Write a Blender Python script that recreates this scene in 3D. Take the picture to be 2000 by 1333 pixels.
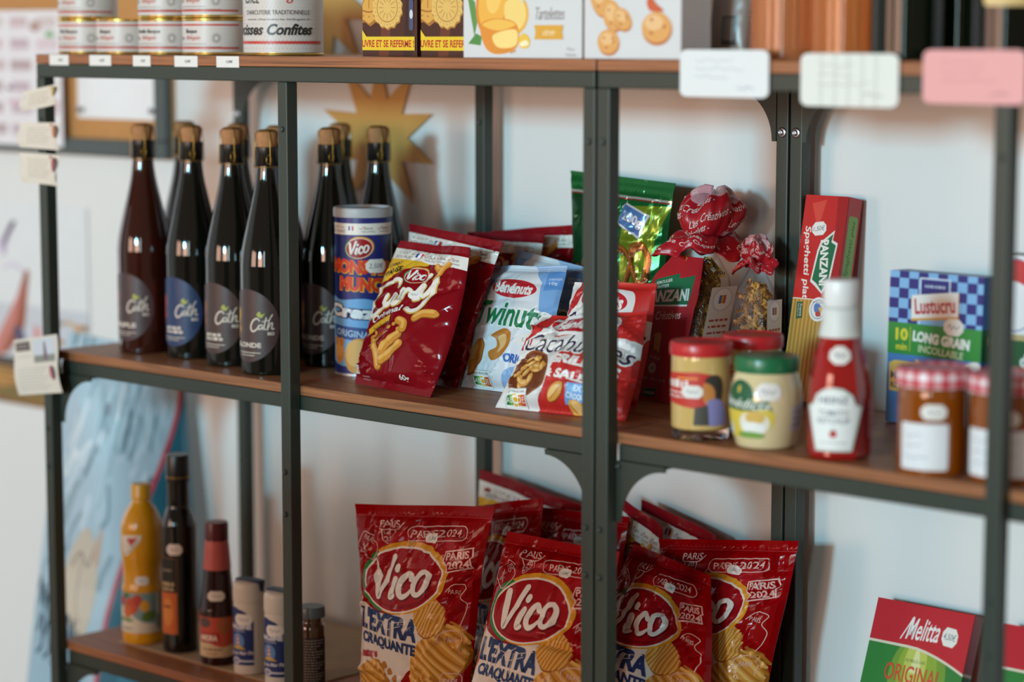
import bpy, bmesh, math, random
import numpy as np
from math import sin, cos, pi, radians, sqrt, atan2
from mathutils import Vector, Matrix
from mathutils.geometry import tessellate_polygon

sc = bpy.context.scene
for o in list(bpy.data.objects):
    bpy.data.objects.remove(o)
COL = sc.collection

# ------------------------------------------------------------------ camera
FPX = 4693.85                        # focal length for a 2000 px wide frame (about 84.5 mm)
CAM = np.array((2.6952, -1.9444, 1.3824))
YAW, PITCH, ROLL = 0.751355, 0.125585, 0.000666
_f = np.array((-sin(YAW)*cos(PITCH), cos(YAW)*cos(PITCH), -sin(PITCH)))
_r = np.array((cos(YAW), sin(YAW), 0.0))
_u = np.cross(_r, _f)
_r, _u = cos(ROLL)*_r + sin(ROLL)*_u, cos(ROLL)*_u - sin(ROLL)*_r
cd = bpy.data.cameras.new('camera'); cam = bpy.data.objects.new('camera', cd); COL.objects.link(cam)
cd.sensor_width = 36.0; cd.lens = FPX/2000*36.0; cd.clip_start = 0.05
M = Matrix(((_r[0], _u[0], -_f[0], CAM[0]), (_r[1], _u[1], -_f[1], CAM[1]), (_r[2], _u[2], -_f[2], CAM[2]), (0, 0, 0, 1)))
cam.matrix_world = M
cd.dof.use_dof = True; cd.dof.focus_distance = 2.86; cd.dof.aperture_fstop = 2.0
sc.camera = cam

# ------------------------------------------------------------------ light and exposure
sc.view_settings.view_transform = 'Standard'; sc.view_settings.look = 'None'
sc.view_settings.gamma = 1.0; sc.view_settings.use_curve_mapping = False
sc.view_settings.exposure = 0.25
sc.cycles.use_denoising = True
sc.cycles.max_bounces = 8; sc.cycles.transparent_max_bounces = 12
sc.cycles.caustics_reflective = False; sc.cycles.caustics_refractive = False
world = bpy.data.worlds.new('room_ambient'); sc.world = world; world.use_nodes = True
bg = world.node_tree.nodes['Background']; bg.inputs[0].default_value = (1.0, 0.70, 0.56, 1); bg.inputs[1].default_value = 0.20

def area_light(name, loc, target, sx, sy, power, col):
    ld = bpy.data.lights.new(name, 'AREA'); ld.shape = 'RECTANGLE'; ld.size = sx; ld.size_y = sy
    ld.energy = power; ld.color = col
    o = bpy.data.objects.new(name, ld); COL.objects.link(o); o.location = loc
    o.rotation_euler = (Vector(target)-Vector(loc)).to_track_quat('-Z', 'Y').to_euler()
    return o
area_light('shop_window_daylight', (1.75, -5.7, 2.05), (0.9, 0.3, 1.1), 0.62, 0.50, 178, (0.33, 0.84, 1.06))
area_light('shop_door_daylight', (3.6, -5.2, 1.75), (1.2, 0.3, 0.95), 0.35, 1.5, 24, (0.68, 0.97, 1.0))
area_light('side_window_daylight', (-2.5, -0.25, 1.40), (0.3, -0.1, 1.1), 0.9, 1.6, 6, (0.80, 0.90, 1.0))

area_light('warm_fill_left', (-0.7, -4.7, 1.45), (0.6, 0.3, 1.0), 1.6, 1.1, 50, (1.0, 0.62, 0.46))  # added warm frontal fill, not a known window
area_light('warm_fill_front', (1.8, -4.9, 1.40), (0.9, 0.3, 1.0), 1.5, 1.2, 76, (1.0, 0.62, 0.46))  # second added fill lamp, brings warm light in between the boards

# ------------------------------------------------------------------ geometry of the place
ZT, ZM, ZL = 1.360, 0.957, 0.5497          # top faces of the three boards
PW, PD = 0.0175, 0.3625                    # post section, unit depth
X2 = 1.0028                                # left face of the right-hand unit
YW = 0.388                                 # face of the back wall

def ray(u, v):
    return _f*FPX + _r*(u-1000.0) - _u*(v-666.5)
def on_z(u, v, z):
    d = ray(u, v); return CAM + d*((z-CAM[2])/d[2])
def on_y(u, v, y):
    d = ray(u, v); return CAM + d*((y-CAM[1])/d[1])
def pix(p):
    d = np.asarray(p, float)-CAM; Z = d@_f
    return 1000+FPX*(d@_r)/Z, 666.5-FPX*(d@_u)/Z
def depth(p):
    return float((np.asarray(p, float)-CAM)@_f)
def x_at(u, y, z):
    x = 0.5
    for _ in range(8):
        a = pix((x, y, z))[0]; b = pix((x+.001, y, z))[0]
        x += (u-a)/((b-a)/.001)
    return x
def z_at(x, y, v):
    z = 1.0
    for _ in range(8):
        a = pix((x, y, z))[1]; b = pix((x, y, z+.001))[1]
        z += (v-a)/((b-a)/.001)
    return z
def foot(u, vb, z, r):
    """centre of a round base whose lowest visible pixel is (u, vb)"""
    p = on_z(u, vb, z)
    for _ in range(3):
        Z = depth(p); dep = (CAM[2]-z)/Z
        p = on_z(u, vb - r*dep*FPX/Z, z)
    return p

# ------------------------------------------------------------------ materials
def lin(h):
    h = h.lstrip('#'); c = [int(h[i:i+2], 16)/255 for i in (0, 2, 4)]
    return tuple(x/12.92 if x <= .04045 else ((x+.055)/1.055)**2.4 for x in c)
MATS = {}
def mat(h, rough=.5, metal=0., coat=0., var=.06, scale=40., bump=0., trans=0., ior=1.45, spec=.5):
    key = (h, rough, metal, coat, var, scale, bump, trans, ior, spec)
    if key in MATS: return MATS[key]
    m = bpy.data.materials.new('surface_'+h.strip('#')); m.use_nodes = True
    nt = m.node_tree; b = nt.nodes['Principled BSDF']; c = lin(h)
    n = nt.nodes.new('ShaderNodeTexNoise'); n.inputs['Scale'].default_value = scale; n.inputs['Detail'].default_value = 3
    tc = nt.nodes.new('ShaderNodeTexCoord'); nt.links.new(tc.outputs['Object'], n.inputs['Vector'])
    mx = nt.nodes.new('ShaderNodeMix'); mx.data_type = 'RGBA'
    mx.inputs[6].default_value = (*[x*(1-var) for x in c], 1); mx.inputs[7].default_value = (*[min(1, x*(1+var)) for x in c], 1)
    nt.links.new(n.outputs['Fac'], mx.inputs[0]); nt.links.new(mx.outputs[2], b.inputs['Base Color'])
    b.inputs['Roughness'].default_value = rough; b.inputs['Metallic'].default_value = metal
    b.inputs['Coat Weight'].default_value = coat; b.inputs['Coat Roughness'].default_value = .04
    b.inputs['Transmission Weight'].default_value = trans; b.inputs['IOR'].default_value = ior
    b.inputs['Specular IOR Level'].default_value = spec
    if bump:
        bp = nt.nodes.new('ShaderNodeBump'); bp.inputs['Strength'].default_value = bump; bp.inputs['Distance'].default_value = .001
        nt.links.new(n.outputs['Fac'], bp.inputs['Height']); nt.links.new(bp.outputs['Normal'], b.inputs['Normal'])
    MATS[key] = m
    return m
def wood_mat(name, dark, light, rough=.45):
    m = bpy.data.materials.new(name); m.use_nodes = True; nt = m.node_tree; b = nt.nodes['Principled BSDF']
    tc = nt.nodes.new('ShaderNodeTexCoord'); mp = nt.nodes.new('ShaderNodeMapping')
    mp.inputs['Scale'].default_value = (1.2, 26, 60)
    n = nt.nodes.new('ShaderNodeTexNoise'); n.inputs['Scale'].default_value = 4.5; n.inputs['Detail'].default_value = 7; n.inputs['Distortion'].default_value = .7
    mp2 = nt.nodes.new('ShaderNodeMapping'); mp2.inputs['Scale'].default_value = (6, 130, 420)
    n2 = nt.nodes.new('ShaderNodeTexNoise'); n2.inputs['Scale'].default_value = 3; n2.inputs['Detail'].default_value = 3
    ad = nt.nodes.new('ShaderNodeMath'); ad.operation = 'MULTIPLY_ADD'; ad.inputs[1].default_value = .45
    rp = nt.nodes.new('ShaderNodeValToRGB'); rp.color_ramp.elements[0].position = .38; rp.color_ramp.elements[1].position = .95
    rp.color_ramp.elements[0].color = (*lin(dark), 1); rp.color_ramp.elements[1].color = (*lin(light), 1)
    L = nt.links.new
    L(tc.outputs['Object'], mp.inputs[0]); L(mp.outputs[0], n.inputs['Vector']); L(tc.outputs['Object'], mp2.inputs[0]); L(mp2.outputs[0], n2.inputs['Vector'])
    L(n2.outputs['Fac'], ad.inputs[0]); L(n.outputs['Fac'], ad.inputs[2]); L(ad.outputs[0], rp.inputs[0]); L(rp.outputs[0], b.inputs['Base Color'])
    bp = nt.nodes.new('ShaderNodeBump'); bp.inputs['Strength'].default_value = .25; bp.inputs['Distance'].default_value = .0006
    L(n2.outputs['Fac'], bp.inputs['Height']); L(bp.outputs[0], b.inputs['Normal'])
    b.inputs['Roughness'].default_value = rough
    return m
def film_mat(name, tint, gloss=.07):
    m = bpy.data.materials.new(name); m.use_nodes = True; nt = m.node_tree; nt.nodes.remove(nt.nodes['Principled BSDF'])
    t = nt.nodes.new('ShaderNodeBsdfTransparent'); t.inputs[0].default_value = (*tint, 1)
    g = nt.nodes.new('ShaderNodeBsdfGlossy'); g.inputs['Roughness'].default_value = .12
    n = nt.nodes.new('ShaderNodeTexNoise'); n.inputs['Scale'].default_value = 60
    bp = nt.nodes.new('ShaderNodeBump'); bp.inputs['Strength'].default_value = .5; bp.inputs['Distance'].default_value = .004
    mx = nt.nodes.new('ShaderNodeMixShader'); mx.inputs[0].default_value = gloss
    nt.links.new(n.outputs['Fac'], bp.inputs['Height']); nt.links.new(bp.outputs[0], g.inputs['Normal'])
    nt.links.new(t.outputs[0], mx.inputs[1]); nt.links.new(g.outputs[0], mx.inputs[2])
    nt.links.new(mx.outputs[0], nt.nodes['Material Output'].inputs[0])
    return m
M_METAL = mat('#343b33', .45, bump=.12, scale=900, var=.08)
M_SCREW = mat('#c9ccd2', .28, metal=1, var=.03)
M_BOLT = mat('#3c423e', .3, var=.05)
M_WOOD = wood_mat('stained_pine', '#5c3520', '#b5744a')
M_FILM = film_mat('clear_film', (.97, .97, .97))
FOIL = dict(rough=.15, var=.04, scale=25, spec=.2)
MATTE = dict(rough=.55, var=.04, scale=30)

# ------------------------------------------------------------------ mesh helpers
def obj(name, V, F, m, parent=None, smooth=False, idx=None):
    me = bpy.data.meshes.new(name)
    me.from_pydata([tuple(map(float, v)) for v in V], [], [tuple(map(int, f)) for f in F])
    for k in (m if isinstance(m, (list, tuple)) else [m]): me.materials.append(k)
    if idx is not None: me.polygons.foreach_set('material_index', np.asarray(idx, np.int32))
    if smooth: me.polygons.foreach_set('use_smooth', np.ones(len(me.polygons), bool))
    me.update()
    o = bpy.data.objects.new(name, me); COL.objects.link(o)
    if parent is not None: o.parent = parent
    return o
def empty(name, loc=(0, 0, 0), rz=0.):
    o = bpy.data.objects.new(name, None); COL.objects.link(o); o.location = tuple(map(float, loc)); o.rotation_euler = (0, 0, rz)
    o.empty_display_size = .05
    return o
def tag(o, label, cat, group=None):
    o['label'] = label; o['category'] = cat
    if group: o['group'] = group
    return o
def struct(o):
    o['kind'] = 'structure'; return o
def copy_tree(o, parent=None):
    c = o.copy(); COL.objects.link(c); c.parent = parent
    for ch in list(o.children): copy_tree(ch, c)
    return c
def join(parts):
    V, F, I = [], [], []
    for k, p in enumerate(parts):
        v, f = p[0], p[1]; i = p[2] if len(p) > 2 else 0
        b = len(V); V += [tuple(x) for x in v]; F += [tuple(j+b for j in q) for q in f]; I += [i]*len(f)
    return V, F, I
def box_vf(x0, y0, z0, x1, y1, z1, bev=0.):
    if not bev:
        V = [(x, y, z) for z in (z0, z1) for y in (y0, y1) for x in (x0, x1)]
        return V, [(0, 2, 3, 1), (4, 5, 7, 6), (0, 1, 5, 4), (2, 6, 7, 3), (0, 4, 6, 2), (1, 3, 7, 5)]
    bm = bmesh.new(); bmesh.ops.create_cube(bm, size=1)
    for v in bm.verts:
        v.co = Vector((x0 if v.co.x < 0 else x1, y0 if v.co.y < 0 else y1, z0 if v.co.z < 0 else z1))
    bmesh.ops.bevel(bm, geom=bm.edges[:], offset=bev, segments=2, profile=.5, affect='EDGES')
    V = [tuple(v.co) for v in bm.verts]; bm.verts.index_update(); F = [tuple(v.index for v in f.verts) for f in bm.faces]
    bm.free(); return V, F
def box(name, b, m, parent=None, bev=.0012):
    V, F = box_vf(*b, bev=bev); return obj(name, V, F, m, parent)
def lathe_vf(prof, seg=56, cx=0., cy=0., z0=0., sx=None):
    n = len(prof); V, F = [], []
    for r, z in prof:
        for k in range(seg):
            a = 2*pi*k/seg; V.append((cx+r*cos(a), cy+r*sin(a), z0+z))
    for i in range(n-1):
        for k in range(seg):
            k2 = (k+1) % seg
            F.append((i*seg+k, i*seg+k2, (i+1)*seg+k2, (i+1)*seg+k))
    F.append(tuple(range(seg-1, -1, -1))); F.append(tuple((n-1)*seg+k for k in range(seg)))
    return V, F
def smooth_prof(pts, n=6):
    """Catmull-Rom through (r, z) points; a point given twice stays a corner"""
    out = []
    for i in range(len(pts)-1):
        p1, p2 = pts[i], pts[i+1]
        if p1 == p2: continue
        p0 = pts[i-1] if i else p1; p3 = pts[i+2] if i+2 < len(pts) else p2
        for k in range(n):
            t = k/n
            q = [.5*(2*b+(c-a)*t+(2*a-5*b+4*c-d)*t*t+(3*b-a-3*c+d)*t**3) for a, b, c, d in zip(p0, p1, p2, p3)]
            out.append((q[0], min(max(q[1], min(p1[1], p2[1])), max(p1[1], p2[1]))))   # never overshoot in height
    out.append(pts[-1]); return out
def lathe(name, prof, m, parent=None, seg=56, **k):
    V, F = lathe_vf(prof, seg, **k); o = obj(name, V, F, m, parent, smooth=True)
    o.data.set_sharp_from_angle(angle=radians(38)); return o
def tube_vf(path, r, seg=6, closed=False):
    P = [Vector(p) for p in path]; n = len(P); V, F = [], []
    up = Vector((0.13, .27, .95)).normalized()
    for i, p in enumerate(P):
        d = (P[(i+1) % n]-P[i-1]) if closed else (P[min(i+1, n-1)]-P[max(i-1, 0)])
        d.normalize(); a = d.cross(up)
        if a.length < .05: a = d.cross(Vector((1, 0, 0)))
        a.normalize(); b = d.cross(a)
        for k in range(seg):
            t = 2*pi*k/seg; V.append(tuple(p+a*(r*cos(t))+b*(r*sin(t))))
    for i in range(n if closed else n-1):
        j = (i+1) % n
        for k in range(seg):
            k2 = (k+1) % seg; F.append((i*seg+k, i*seg+k2, j*seg+k2, j*seg+k))
    if not closed: F += [tuple(range(seg-1, -1, -1)), tuple((n-1)*seg+k for k in range(seg))]
    return V, F
def tube(name, path, r, m, parent=None, seg=6, closed=False):
    V, F = tube_vf(path, r, seg, closed); return obj(name, V, F, m, parent, smooth=True)
def plate_vf(pts, n, t):
    """flat polygon (3-D points in order) thickened by t along n"""
    n = Vector(n); k = len(pts); V = [tuple(p) for p in pts]+[tuple(Vector(p)+n*t) for p in pts]
    tri = tessellate_polygon([[Vector(p) for p in pts]])
    F = [tuple(a) for a in tri]+[(a[2]+k, a[1]+k, a[0]+k) for a in tri]+[(i, (i+1) % k, (i+1) % k+k, i+k) for i in range(k)]
    return V, F

# ------------------------------------------------------------------ flat print: coloured 2-D shapes laid on a surface
_TXT = {}
def text2d(s, bold=0., shear=0., space=1.):
    key = (s, bold, shear, space)
    if key in _TXT: return _TXT[key]
    cu = bpy.data.curves.new('lettering', 'FONT'); cu.body = s; cu.size = 1; cu.offset = bold; cu.shear = shear
    cu.space_character = space; cu.resolution_u = 3; cu.fill_mode = 'FRONT'
    o = bpy.data.objects.new('lettering', cu); COL.objects.link(o)
    dg = bpy.context.evaluated_depsgraph_get(); dg.update()
    me = o.evaluated_get(dg).to_mesh()
    V = np.array([(v.co.x, v.co.y) for v in me.vertices]).reshape(-1, 2)
    me.calc_loop_triangles(); T = np.array([t.vertices[:] for t in me.loop_triangles], int).reshape(-1, 3)
    o.evaluated_get(dg).to_mesh_clear(); bpy.data.objects.remove(o); bpy.data.curves.remove(cu)
    V = V - (V.min(0)+V.max(0))/2
    _TXT[key] = (V, T); return V, T
def crom(pts, n=8, closed=False):
    P = [np.array(p, float) for p in pts]; m = len(P); out = []
    for i in range(m if closed else m-1):
        p0 = P[(i-1) % m] if closed or i else P[i]; p1 = P[i]; p2 = P[(i+1) % m]; p3 = P[(i+2) % m] if closed or i+2 < m else p2
        for k in range(n):
            t = k/n; out.append(.5*(2*p1+(p2-p0)*t+(2*p0-5*p1+4*p2-p3)*t*t+(3*p1-p0-3*p2+p3)*t**3))
    if not closed: out.append(P[-1])
    return np.array(out)
class Art:
    """w x h sheet, y measured downward from the top; layers painted in order"""
    def __init__(s, w, h): s.w, s.h, s.L, s._cut = float(w), float(h), [], {}
    def tri(s, col, V, T):
        if len(T): s.L.append((col, np.asarray(V, float), np.asarray(T, int)))
        return s
    def poly(s, col, *loops):
        L = [[Vector((float(p[0]), float(p[1]), 0)) for p in l] for l in loops]
        V = [(p.x, p.y) for l in L for p in l]; return s.tri(col, V, tessellate_polygon(L))
    def blob(s, col, pts, n=6): return s.poly(col, crom(pts, n, True))
    def rect(s, col, x0, y0, x1, y1): return s.tri(col, [(x0, y0), (x1, y0), (x1, y1), (x0, y1)], [(0, 1, 2), (0, 2, 3)])
    def _rr(s, x0, y0, x1, y1, r, n=6, rot=0):
        p = []
        for cx, cy, a0 in ((x1-r, y0+r, -90), (x1-r, y1-r, 0), (x0+r, y1-r, 90), (x0+r, y0+r, 180)):
            p += [(cx+r*cos(radians(a0+90*k/n)), cy+r*sin(radians(a0+90*k/n))) for k in range(n+1)]
        if rot:
            mx, my, a = (x0+x1)/2, (y0+y1)/2, -radians(rot)
            p = [(mx+(x-mx)*cos(a)-(y-my)*sin(a), my+(x-mx)*sin(a)+(y-my)*cos(a)) for x, y in p]
        return p
    def rrect(s, col, x0, y0, x1, y1, r, rot=0): return s.poly(col, s._rr(x0, y0, x1, y1, r, rot=rot))
    def rline(s, col, x0, y0, x1, y1, r, t, rot=0): return s.stroke(col, s._rr(x0, y0, x1, y1, r, rot=rot), t, True, False)
    def _el(s, cx, cy, rx, ry, rot=0, n=40, a0=0, a1=360):
        a = np.radians(np.linspace(a0, a1, n, endpoint=(a1-a0) % 360 != 0)); c, q = cos(-radians(rot)), sin(-radians(rot))
        x, y = rx*np.cos(a), ry*np.sin(a); return np.c_[cx+x*c-y*q, cy+x*q+y*c]
    def ell(s, col, cx, cy, rx, ry=None, rot=0, n=36): return s.poly(col, s._el(cx, cy, rx, rx if ry is None else ry, rot, n))
    def arc(s, col, cx, cy, rx, ry, a0, a1, t, rot=0): return s.stroke(col, s._el(cx, cy, rx, ry, rot, 30, a0, a1), t, False, False)
    def stroke(s, col, pts, t, closed=False, smooth=True):
        P = crom(pts, 7, closed) if smooth else np.array(pts, float); n = len(P)
        d = (np.roll(P, -1, 0)-np.roll(P, 1, 0)) if closed else np.gradient(P, axis=0)
        d /= np.maximum(np.linalg.norm(d, axis=1), 1e-9)[:, None]; N = np.c_[-d[:, 1], d[:, 0]]
        if np.ndim(t): tt = np.interp(np.linspace(0, 1, n), np.linspace(0, 1, len(t)), t)/2
        else: tt = np.full(n, t/2.)
        V = np.r_[P+N*tt[:, None], P-N*tt[:, None]]; T = []
        for i in range(n if closed else n-1):
            j = (i+1) % n; T += [(i, j, n+j), (i, n+j, n+i)]
        s.tri(col, V, T)
        if not closed:
            for q in (0, n-1):
                if tt[q] > .15: s.ell(col, P[q][0], P[q][1], tt[q], n=10)
        return s
    def text(s, col, t, cx, cy, h=None, w=None, rot=0, bold=.0, shear=0., space=1.):
        V, T = text2d(t, bold, shear, space)
        if not len(V): return s
        sz = V.max(0)-V.min(0); ky = h/sz[1] if h else w/sz[0]; kx = w/sz[0] if w else ky
        V = V*(kx, -ky); a = -radians(rot)
        V = np.c_[V[:, 0]*cos(a)-V[:, 1]*sin(a)+cx, V[:, 0]*sin(a)+V[:, 1]*cos(a)+cy]
        return s.tri(col, V, T)
    def otext(s, col, out, t, cx, cy, h=None, w=None, o=.05, rot=0, bold=0., shear=0., dx=0, dy=0):
        V, _ = text2d(t, bold, shear); sz = V.max(0)-V.min(0); V2, _ = text2d(t, bold+o, shear); s2 = V2.max(0)-V2.min(0)
        k = s2/sz; ww = w if w else h/sz[1]*sz[0]; hh = h if h else w/sz[0]*sz[1]
        s.text(out, t, cx+dx, cy+dy, hh*k[1], ww*k[0], rot, bold+o, shear)
        return s.text(col, t, cx, cy, hh, ww, rot, bold, shear)
    def sub(s, a, x, y, k=1., rot=0, ky=None):
        """paint another sheet (its centre at x, y)"""
        ky = k if ky is None else ky; r = -radians(rot)
        for col, V, T in a.L:
            W = (V-(a.w/2, a.h/2))*(k, ky)
            s.L.append((col, np.c_[W[:, 0]*cos(r)-W[:, 1]*sin(r)+x, W[:, 0]*sin(r)+W[:, 1]*cos(r)+y], T))
        return s
    def scrib(s, col, x0, x1, y, n, t, seed=0, amp=1.):
        """unreadable small print: a row of short dashes"""
        rnd = random.Random(seed); x = x0
        while x < x1-n*.3:
            l = rnd.uniform(.5, 1.6)*n; s.rect(col, x, y-t/2+rnd.uniform(-.1, .1)*amp*t, min(x+l, x1), y+t/2); x += l+n*.35
        return s
    def cut(s, nx, ny):
        """soup of triangles clipped to the sheet and split along an nx x ny grid"""
        if (nx, ny) in s._cut: return s._cut[(nx, ny)]
        tr, ly, mi, cols = [], [], [], []
        for k, (col, V, T) in enumerate(s.L):
            if col not in cols: cols.append(col)
            tr.append(V[T]); ly.append(np.full(len(T), k)); mi.append(np.full(len(T), cols.index(col)))
        tr = np.concatenate(tr); ly = np.concatenate(ly); mi = np.concatenate(mi)
        def split(tr, ly, mi, ax, c, keep=None, dg=None):
            d = tr[:, :, ax]-c if dg is None else tr[:, :, 0]*dg[0]+tr[:, :, 1]*dg[1]-c; sg = np.where(d > 1e-7, 1, np.where(d < -1e-7, -1, 0))
            cross = (sg.max(1) > 0) & (sg.min(1) < 0)
            T0 = tr[cross]; S = sg[cross]; D = d[cross]
            res = [tr[~cross]]; L = [ly[~cross]]; I = [mi[~cross]]
            if len(T0):
                # rotate so that the first corner is alone on its side
                npos = (S > 0).sum(1); nneg = (S < 0).sum(1)
                lone = np.where((S > 0) & (npos == 1)[:, None], 1, np.where((S < 0) & (nneg == 1)[:, None] & (npos != 1)[:, None], 1, 0)).argmax(1)
                ar = np.arange(len(T0)); a, b, c3 = lone, (lone+1) % 3, (lone+2) % 3
                A, B, C = T0[ar, a], T0[ar, b], T0[ar, c3]; da, db, dc = D[ar, a], D[ar, b], D[ar, c3]
                tb = np.clip(da/np.where(abs(da-db) < 1e-12, 1, da-db), 0, 1)[:, None]; tc = np.clip(da/np.where(abs(da-dc) < 1e-12, 1, da-dc), 0, 1)[:, None]
                Pb = A+(B-A)*tb; Pc = A+(C-A)*tc
                if dg is None: Pb[:, ax] = c; Pc[:, ax] = c
                for t3 in (np.stack([A, Pb, Pc], 1), np.stack([Pb, B, C], 1), np.stack([Pb, C, Pc], 1)):
                    res.append(t3); L.append(ly[cross]); I.append(mi[cross])
            tr, ly, mi = np.concatenate(res), np.concatenate(L), np.concatenate(I)
            if keep:
                m = tr[:, :, ax].mean(1); k = (m > c) if keep > 0 else (m < c); tr, ly, mi = tr[k], ly[k], mi[k]
            return tr, ly, mi
        e = 1e-4
        for ax, lim in ((0, s.w), (1, s.h)):
            tr, ly, mi = split(tr, ly, mi, ax, lim*e, 1); tr, ly, mi = split(tr, ly, mi, ax, lim*(1-e), -1)
        def rec(tr, ly, mi, ax, lim, n, lo, hi):
            if hi-lo <= 1 or not len(tr): return [(tr, ly, mi)]
            m = (lo+hi)//2; tr, ly, mi = split(tr, ly, mi, ax, lim*m/n); k = tr[:, :, ax].mean(1) < lim*m/n
            return rec(tr[k], ly[k], mi[k], ax, lim, n, lo, m)+rec(tr[~k], ly[~k], mi[~k], ax, lim, n, m, hi)
        for ax, lim, n in ((0, s.w, nx), (1, s.h, ny)):
            R_ = rec(tr, ly, mi, ax, lim, n, 0, n); tr, ly, mi = (np.concatenate([r[q] for r in R_]) for q in range(3))
        if nx*ny > 1:                       # and along the diagonal of every grid cell
            ce = tr.mean(1); ci = np.floor(ce[:, 0]/s.w*nx); cj = np.floor((1-ce[:, 1]/s.h)*ny)
            tr, ly, mi = split(tr, ly, mi, 0, (ci-cj+ny)[:, None], None, (nx/s.w, ny/s.h))
        ar = abs(np.cross(tr[:, 1]-tr[:, 0], tr[:, 2]-tr[:, 0])); k = ar > 1e-7; tr, ly, mi = tr[k], ly[k], mi[k]
        key = np.c_[np.round(tr.reshape(-1, 2), 4), np.repeat(ly, 3)]
        U, inv = np.unique(key, axis=0, return_inverse=True); F = inv.reshape(-1, 3)
        ok = (F[:, 0] != F[:, 1]) & (F[:, 1] != F[:, 2]) & (F[:, 0] != F[:, 2])
        s._cut[(nx, ny)] = (U, F[ok], mi[ok], cols)
        return s._cut[(nx, ny)]
def facet(G, GN, u, v):
    ny, nx = G.shape[0]-1, G.shape[1]-1; x = np.clip(u, 0, 1)*nx; y = np.clip(v, 0, 1)*ny; i = np.minimum(x.astype(int), nx-1); j = np.minimum(y.astype(int), ny-1); a = (x-i)[:, None]; b = (y-j)[:, None]
    def it(g):
        g00, g10, g01, g11 = g[j, i], g[j, i+1], g[j+1, i], g[j+1, i+1]; return np.where(a >= b, g00+(g10-g00)*a+(g11-g10)*b, g00+(g11-g01)*a+(g01-g00)*b)
    return it(G), it(GN)
def lay(name, art, S, parent, nx=1, ny=1, off=.0003, dl=.00006, fin=None):
    """lay the print on surface S(u, v) -> points, normals (u right, v up, both 0..1)"""
    U, F, mi, cols = art.cut(nx, ny); fin = fin or MATTE
    if nx*ny > 1:                           # same facets as the grid, so the layers stay parallel
        gu, gv = np.meshgrid(np.linspace(0, 1, nx+1), np.linspace(0, 1, ny+1)); G, GN = S(gu.ravel(), gv.ravel()); P, N = facet(G.reshape(ny+1, nx+1, 3), GN.reshape(ny+1, nx+1, 3), U[:, 0]/art.w, 1-U[:, 1]/art.h)
    else: P, N = S(U[:, 0]/art.w, 1-U[:, 1]/art.h)
    dl = min(dl, .0007/max(1, len(art.L)))
    V = P + N*(off+dl*U[:, 2])[:, None]
    a = V[F[:, 0]]; nn = np.cross(V[F[:, 1]]-a, V[F[:, 2]]-a); flip = (nn*N[F[:, 0]]).sum(1) < 0
    F = F.copy(); F[flip] = F[flip][:, ::-1]
    return obj(name, V, F, [c if not isinstance(c, str) else mat(c, **fin) for c in cols], parent, smooth=True, idx=mi)
def flat(o, ex, ey):
    """surface of a plane rectangle: corner o (bottom left), edges ex, ey"""
    o, ex, ey = (np.asarray(a, float) for a in (o, ex, ey)); n = np.cross(ex, ey); n /= np.linalg.norm(n)
    return lambda u, v: (o+np.outer(u, ex)+np.outer(v, ey), np.tile(n, (len(u), 1)))
def drum(prof, a_mid, a_half, z0, z1):
    """surface patch on a lathe: angle a_mid +- a_half (radians), heights z0..z1 over profile"""
    pr = sorted([(z, r) for r, z in prof]); zs = [p[0] for p in pr]; rs = [p[1] for p in pr]
    def S(u, v):
        a = a_mid-a_half+2*a_half*u; z = z0+(z1-z0)*v; r = np.interp(z, zs, rs)
        sl = (np.interp(z+.0005, zs, rs)-np.interp(z-.0005, zs, rs))/.001
        n = np.c_[np.cos(a), np.sin(a), -sl]; n /= np.linalg.norm(n, axis=1)[:, None]
        return np.c_[r*np.cos(a), r*np.sin(a), z], n
    return S
STK = '#e9e4dc'
def sticker(seed=0, txt=None, w=22, h=13):
    a = Art(w, h); c = h*.3
    a.poly(STK, [(c, 0), (w-c, 0), (w, c), (w, h-c), (w-c, h), (c, h), (0, h-c), (0, c)])
    if txt: a.text('#55586a', txt, w/2, h/2, h*.42, None, shear=.2)
    else: a.stroke('#8a8c98', [(w*.22, h*.5), (w*.32, h*.35), (w*.4, h*.62), (w*.52, h*.4), (w*.62, h*.6), (w*.78, h*.4)], h*.06)
    return a
def flag(a, x, y, k=1., rot=0):
    f = Art(9, 7); f.rect('#2b3f8c', 0, 0, 3, 7); f.rect('#efefef', 3, 0, 6, 7); f.rect('#c8323a', 6, 0, 9, 7); return a.sub(f, x, y, k, rot)
def nutri(k=0):
    a = Art(30, 20); a.rrect('#f2f0ea', 0, 0, 30, 20, 2.5); a.rline('#777777', .6, .6, 29.4, 19.4, 2, .5)
    a.text('#555555', 'NUTRI-SCORE', 15, 4, 2.6, 24, bold=.02)
    for i, (c, t) in enumerate(zip(('#1f7a45', '#7ab642', '#f2c230', '#e88a2c', '#d8482c'), 'ABCDE')):
        a.rect(c, 2+i*5.2, 7.5, 7.2+i*5.2, 16.5)
        if i != 2: a.text('#f6efe0', t, 4.6+i*5.2, 12, 5)
    a.rrect('#fdf6e6', 11.6, 6.3, 18.4, 18, 3.2); a.rrect('#f2c230', 12.3, 7, 17.7, 17.3, 2.6); a.text('#ffffff', 'C', 15, 12.1, 7, bold=.03)
    return a

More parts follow.
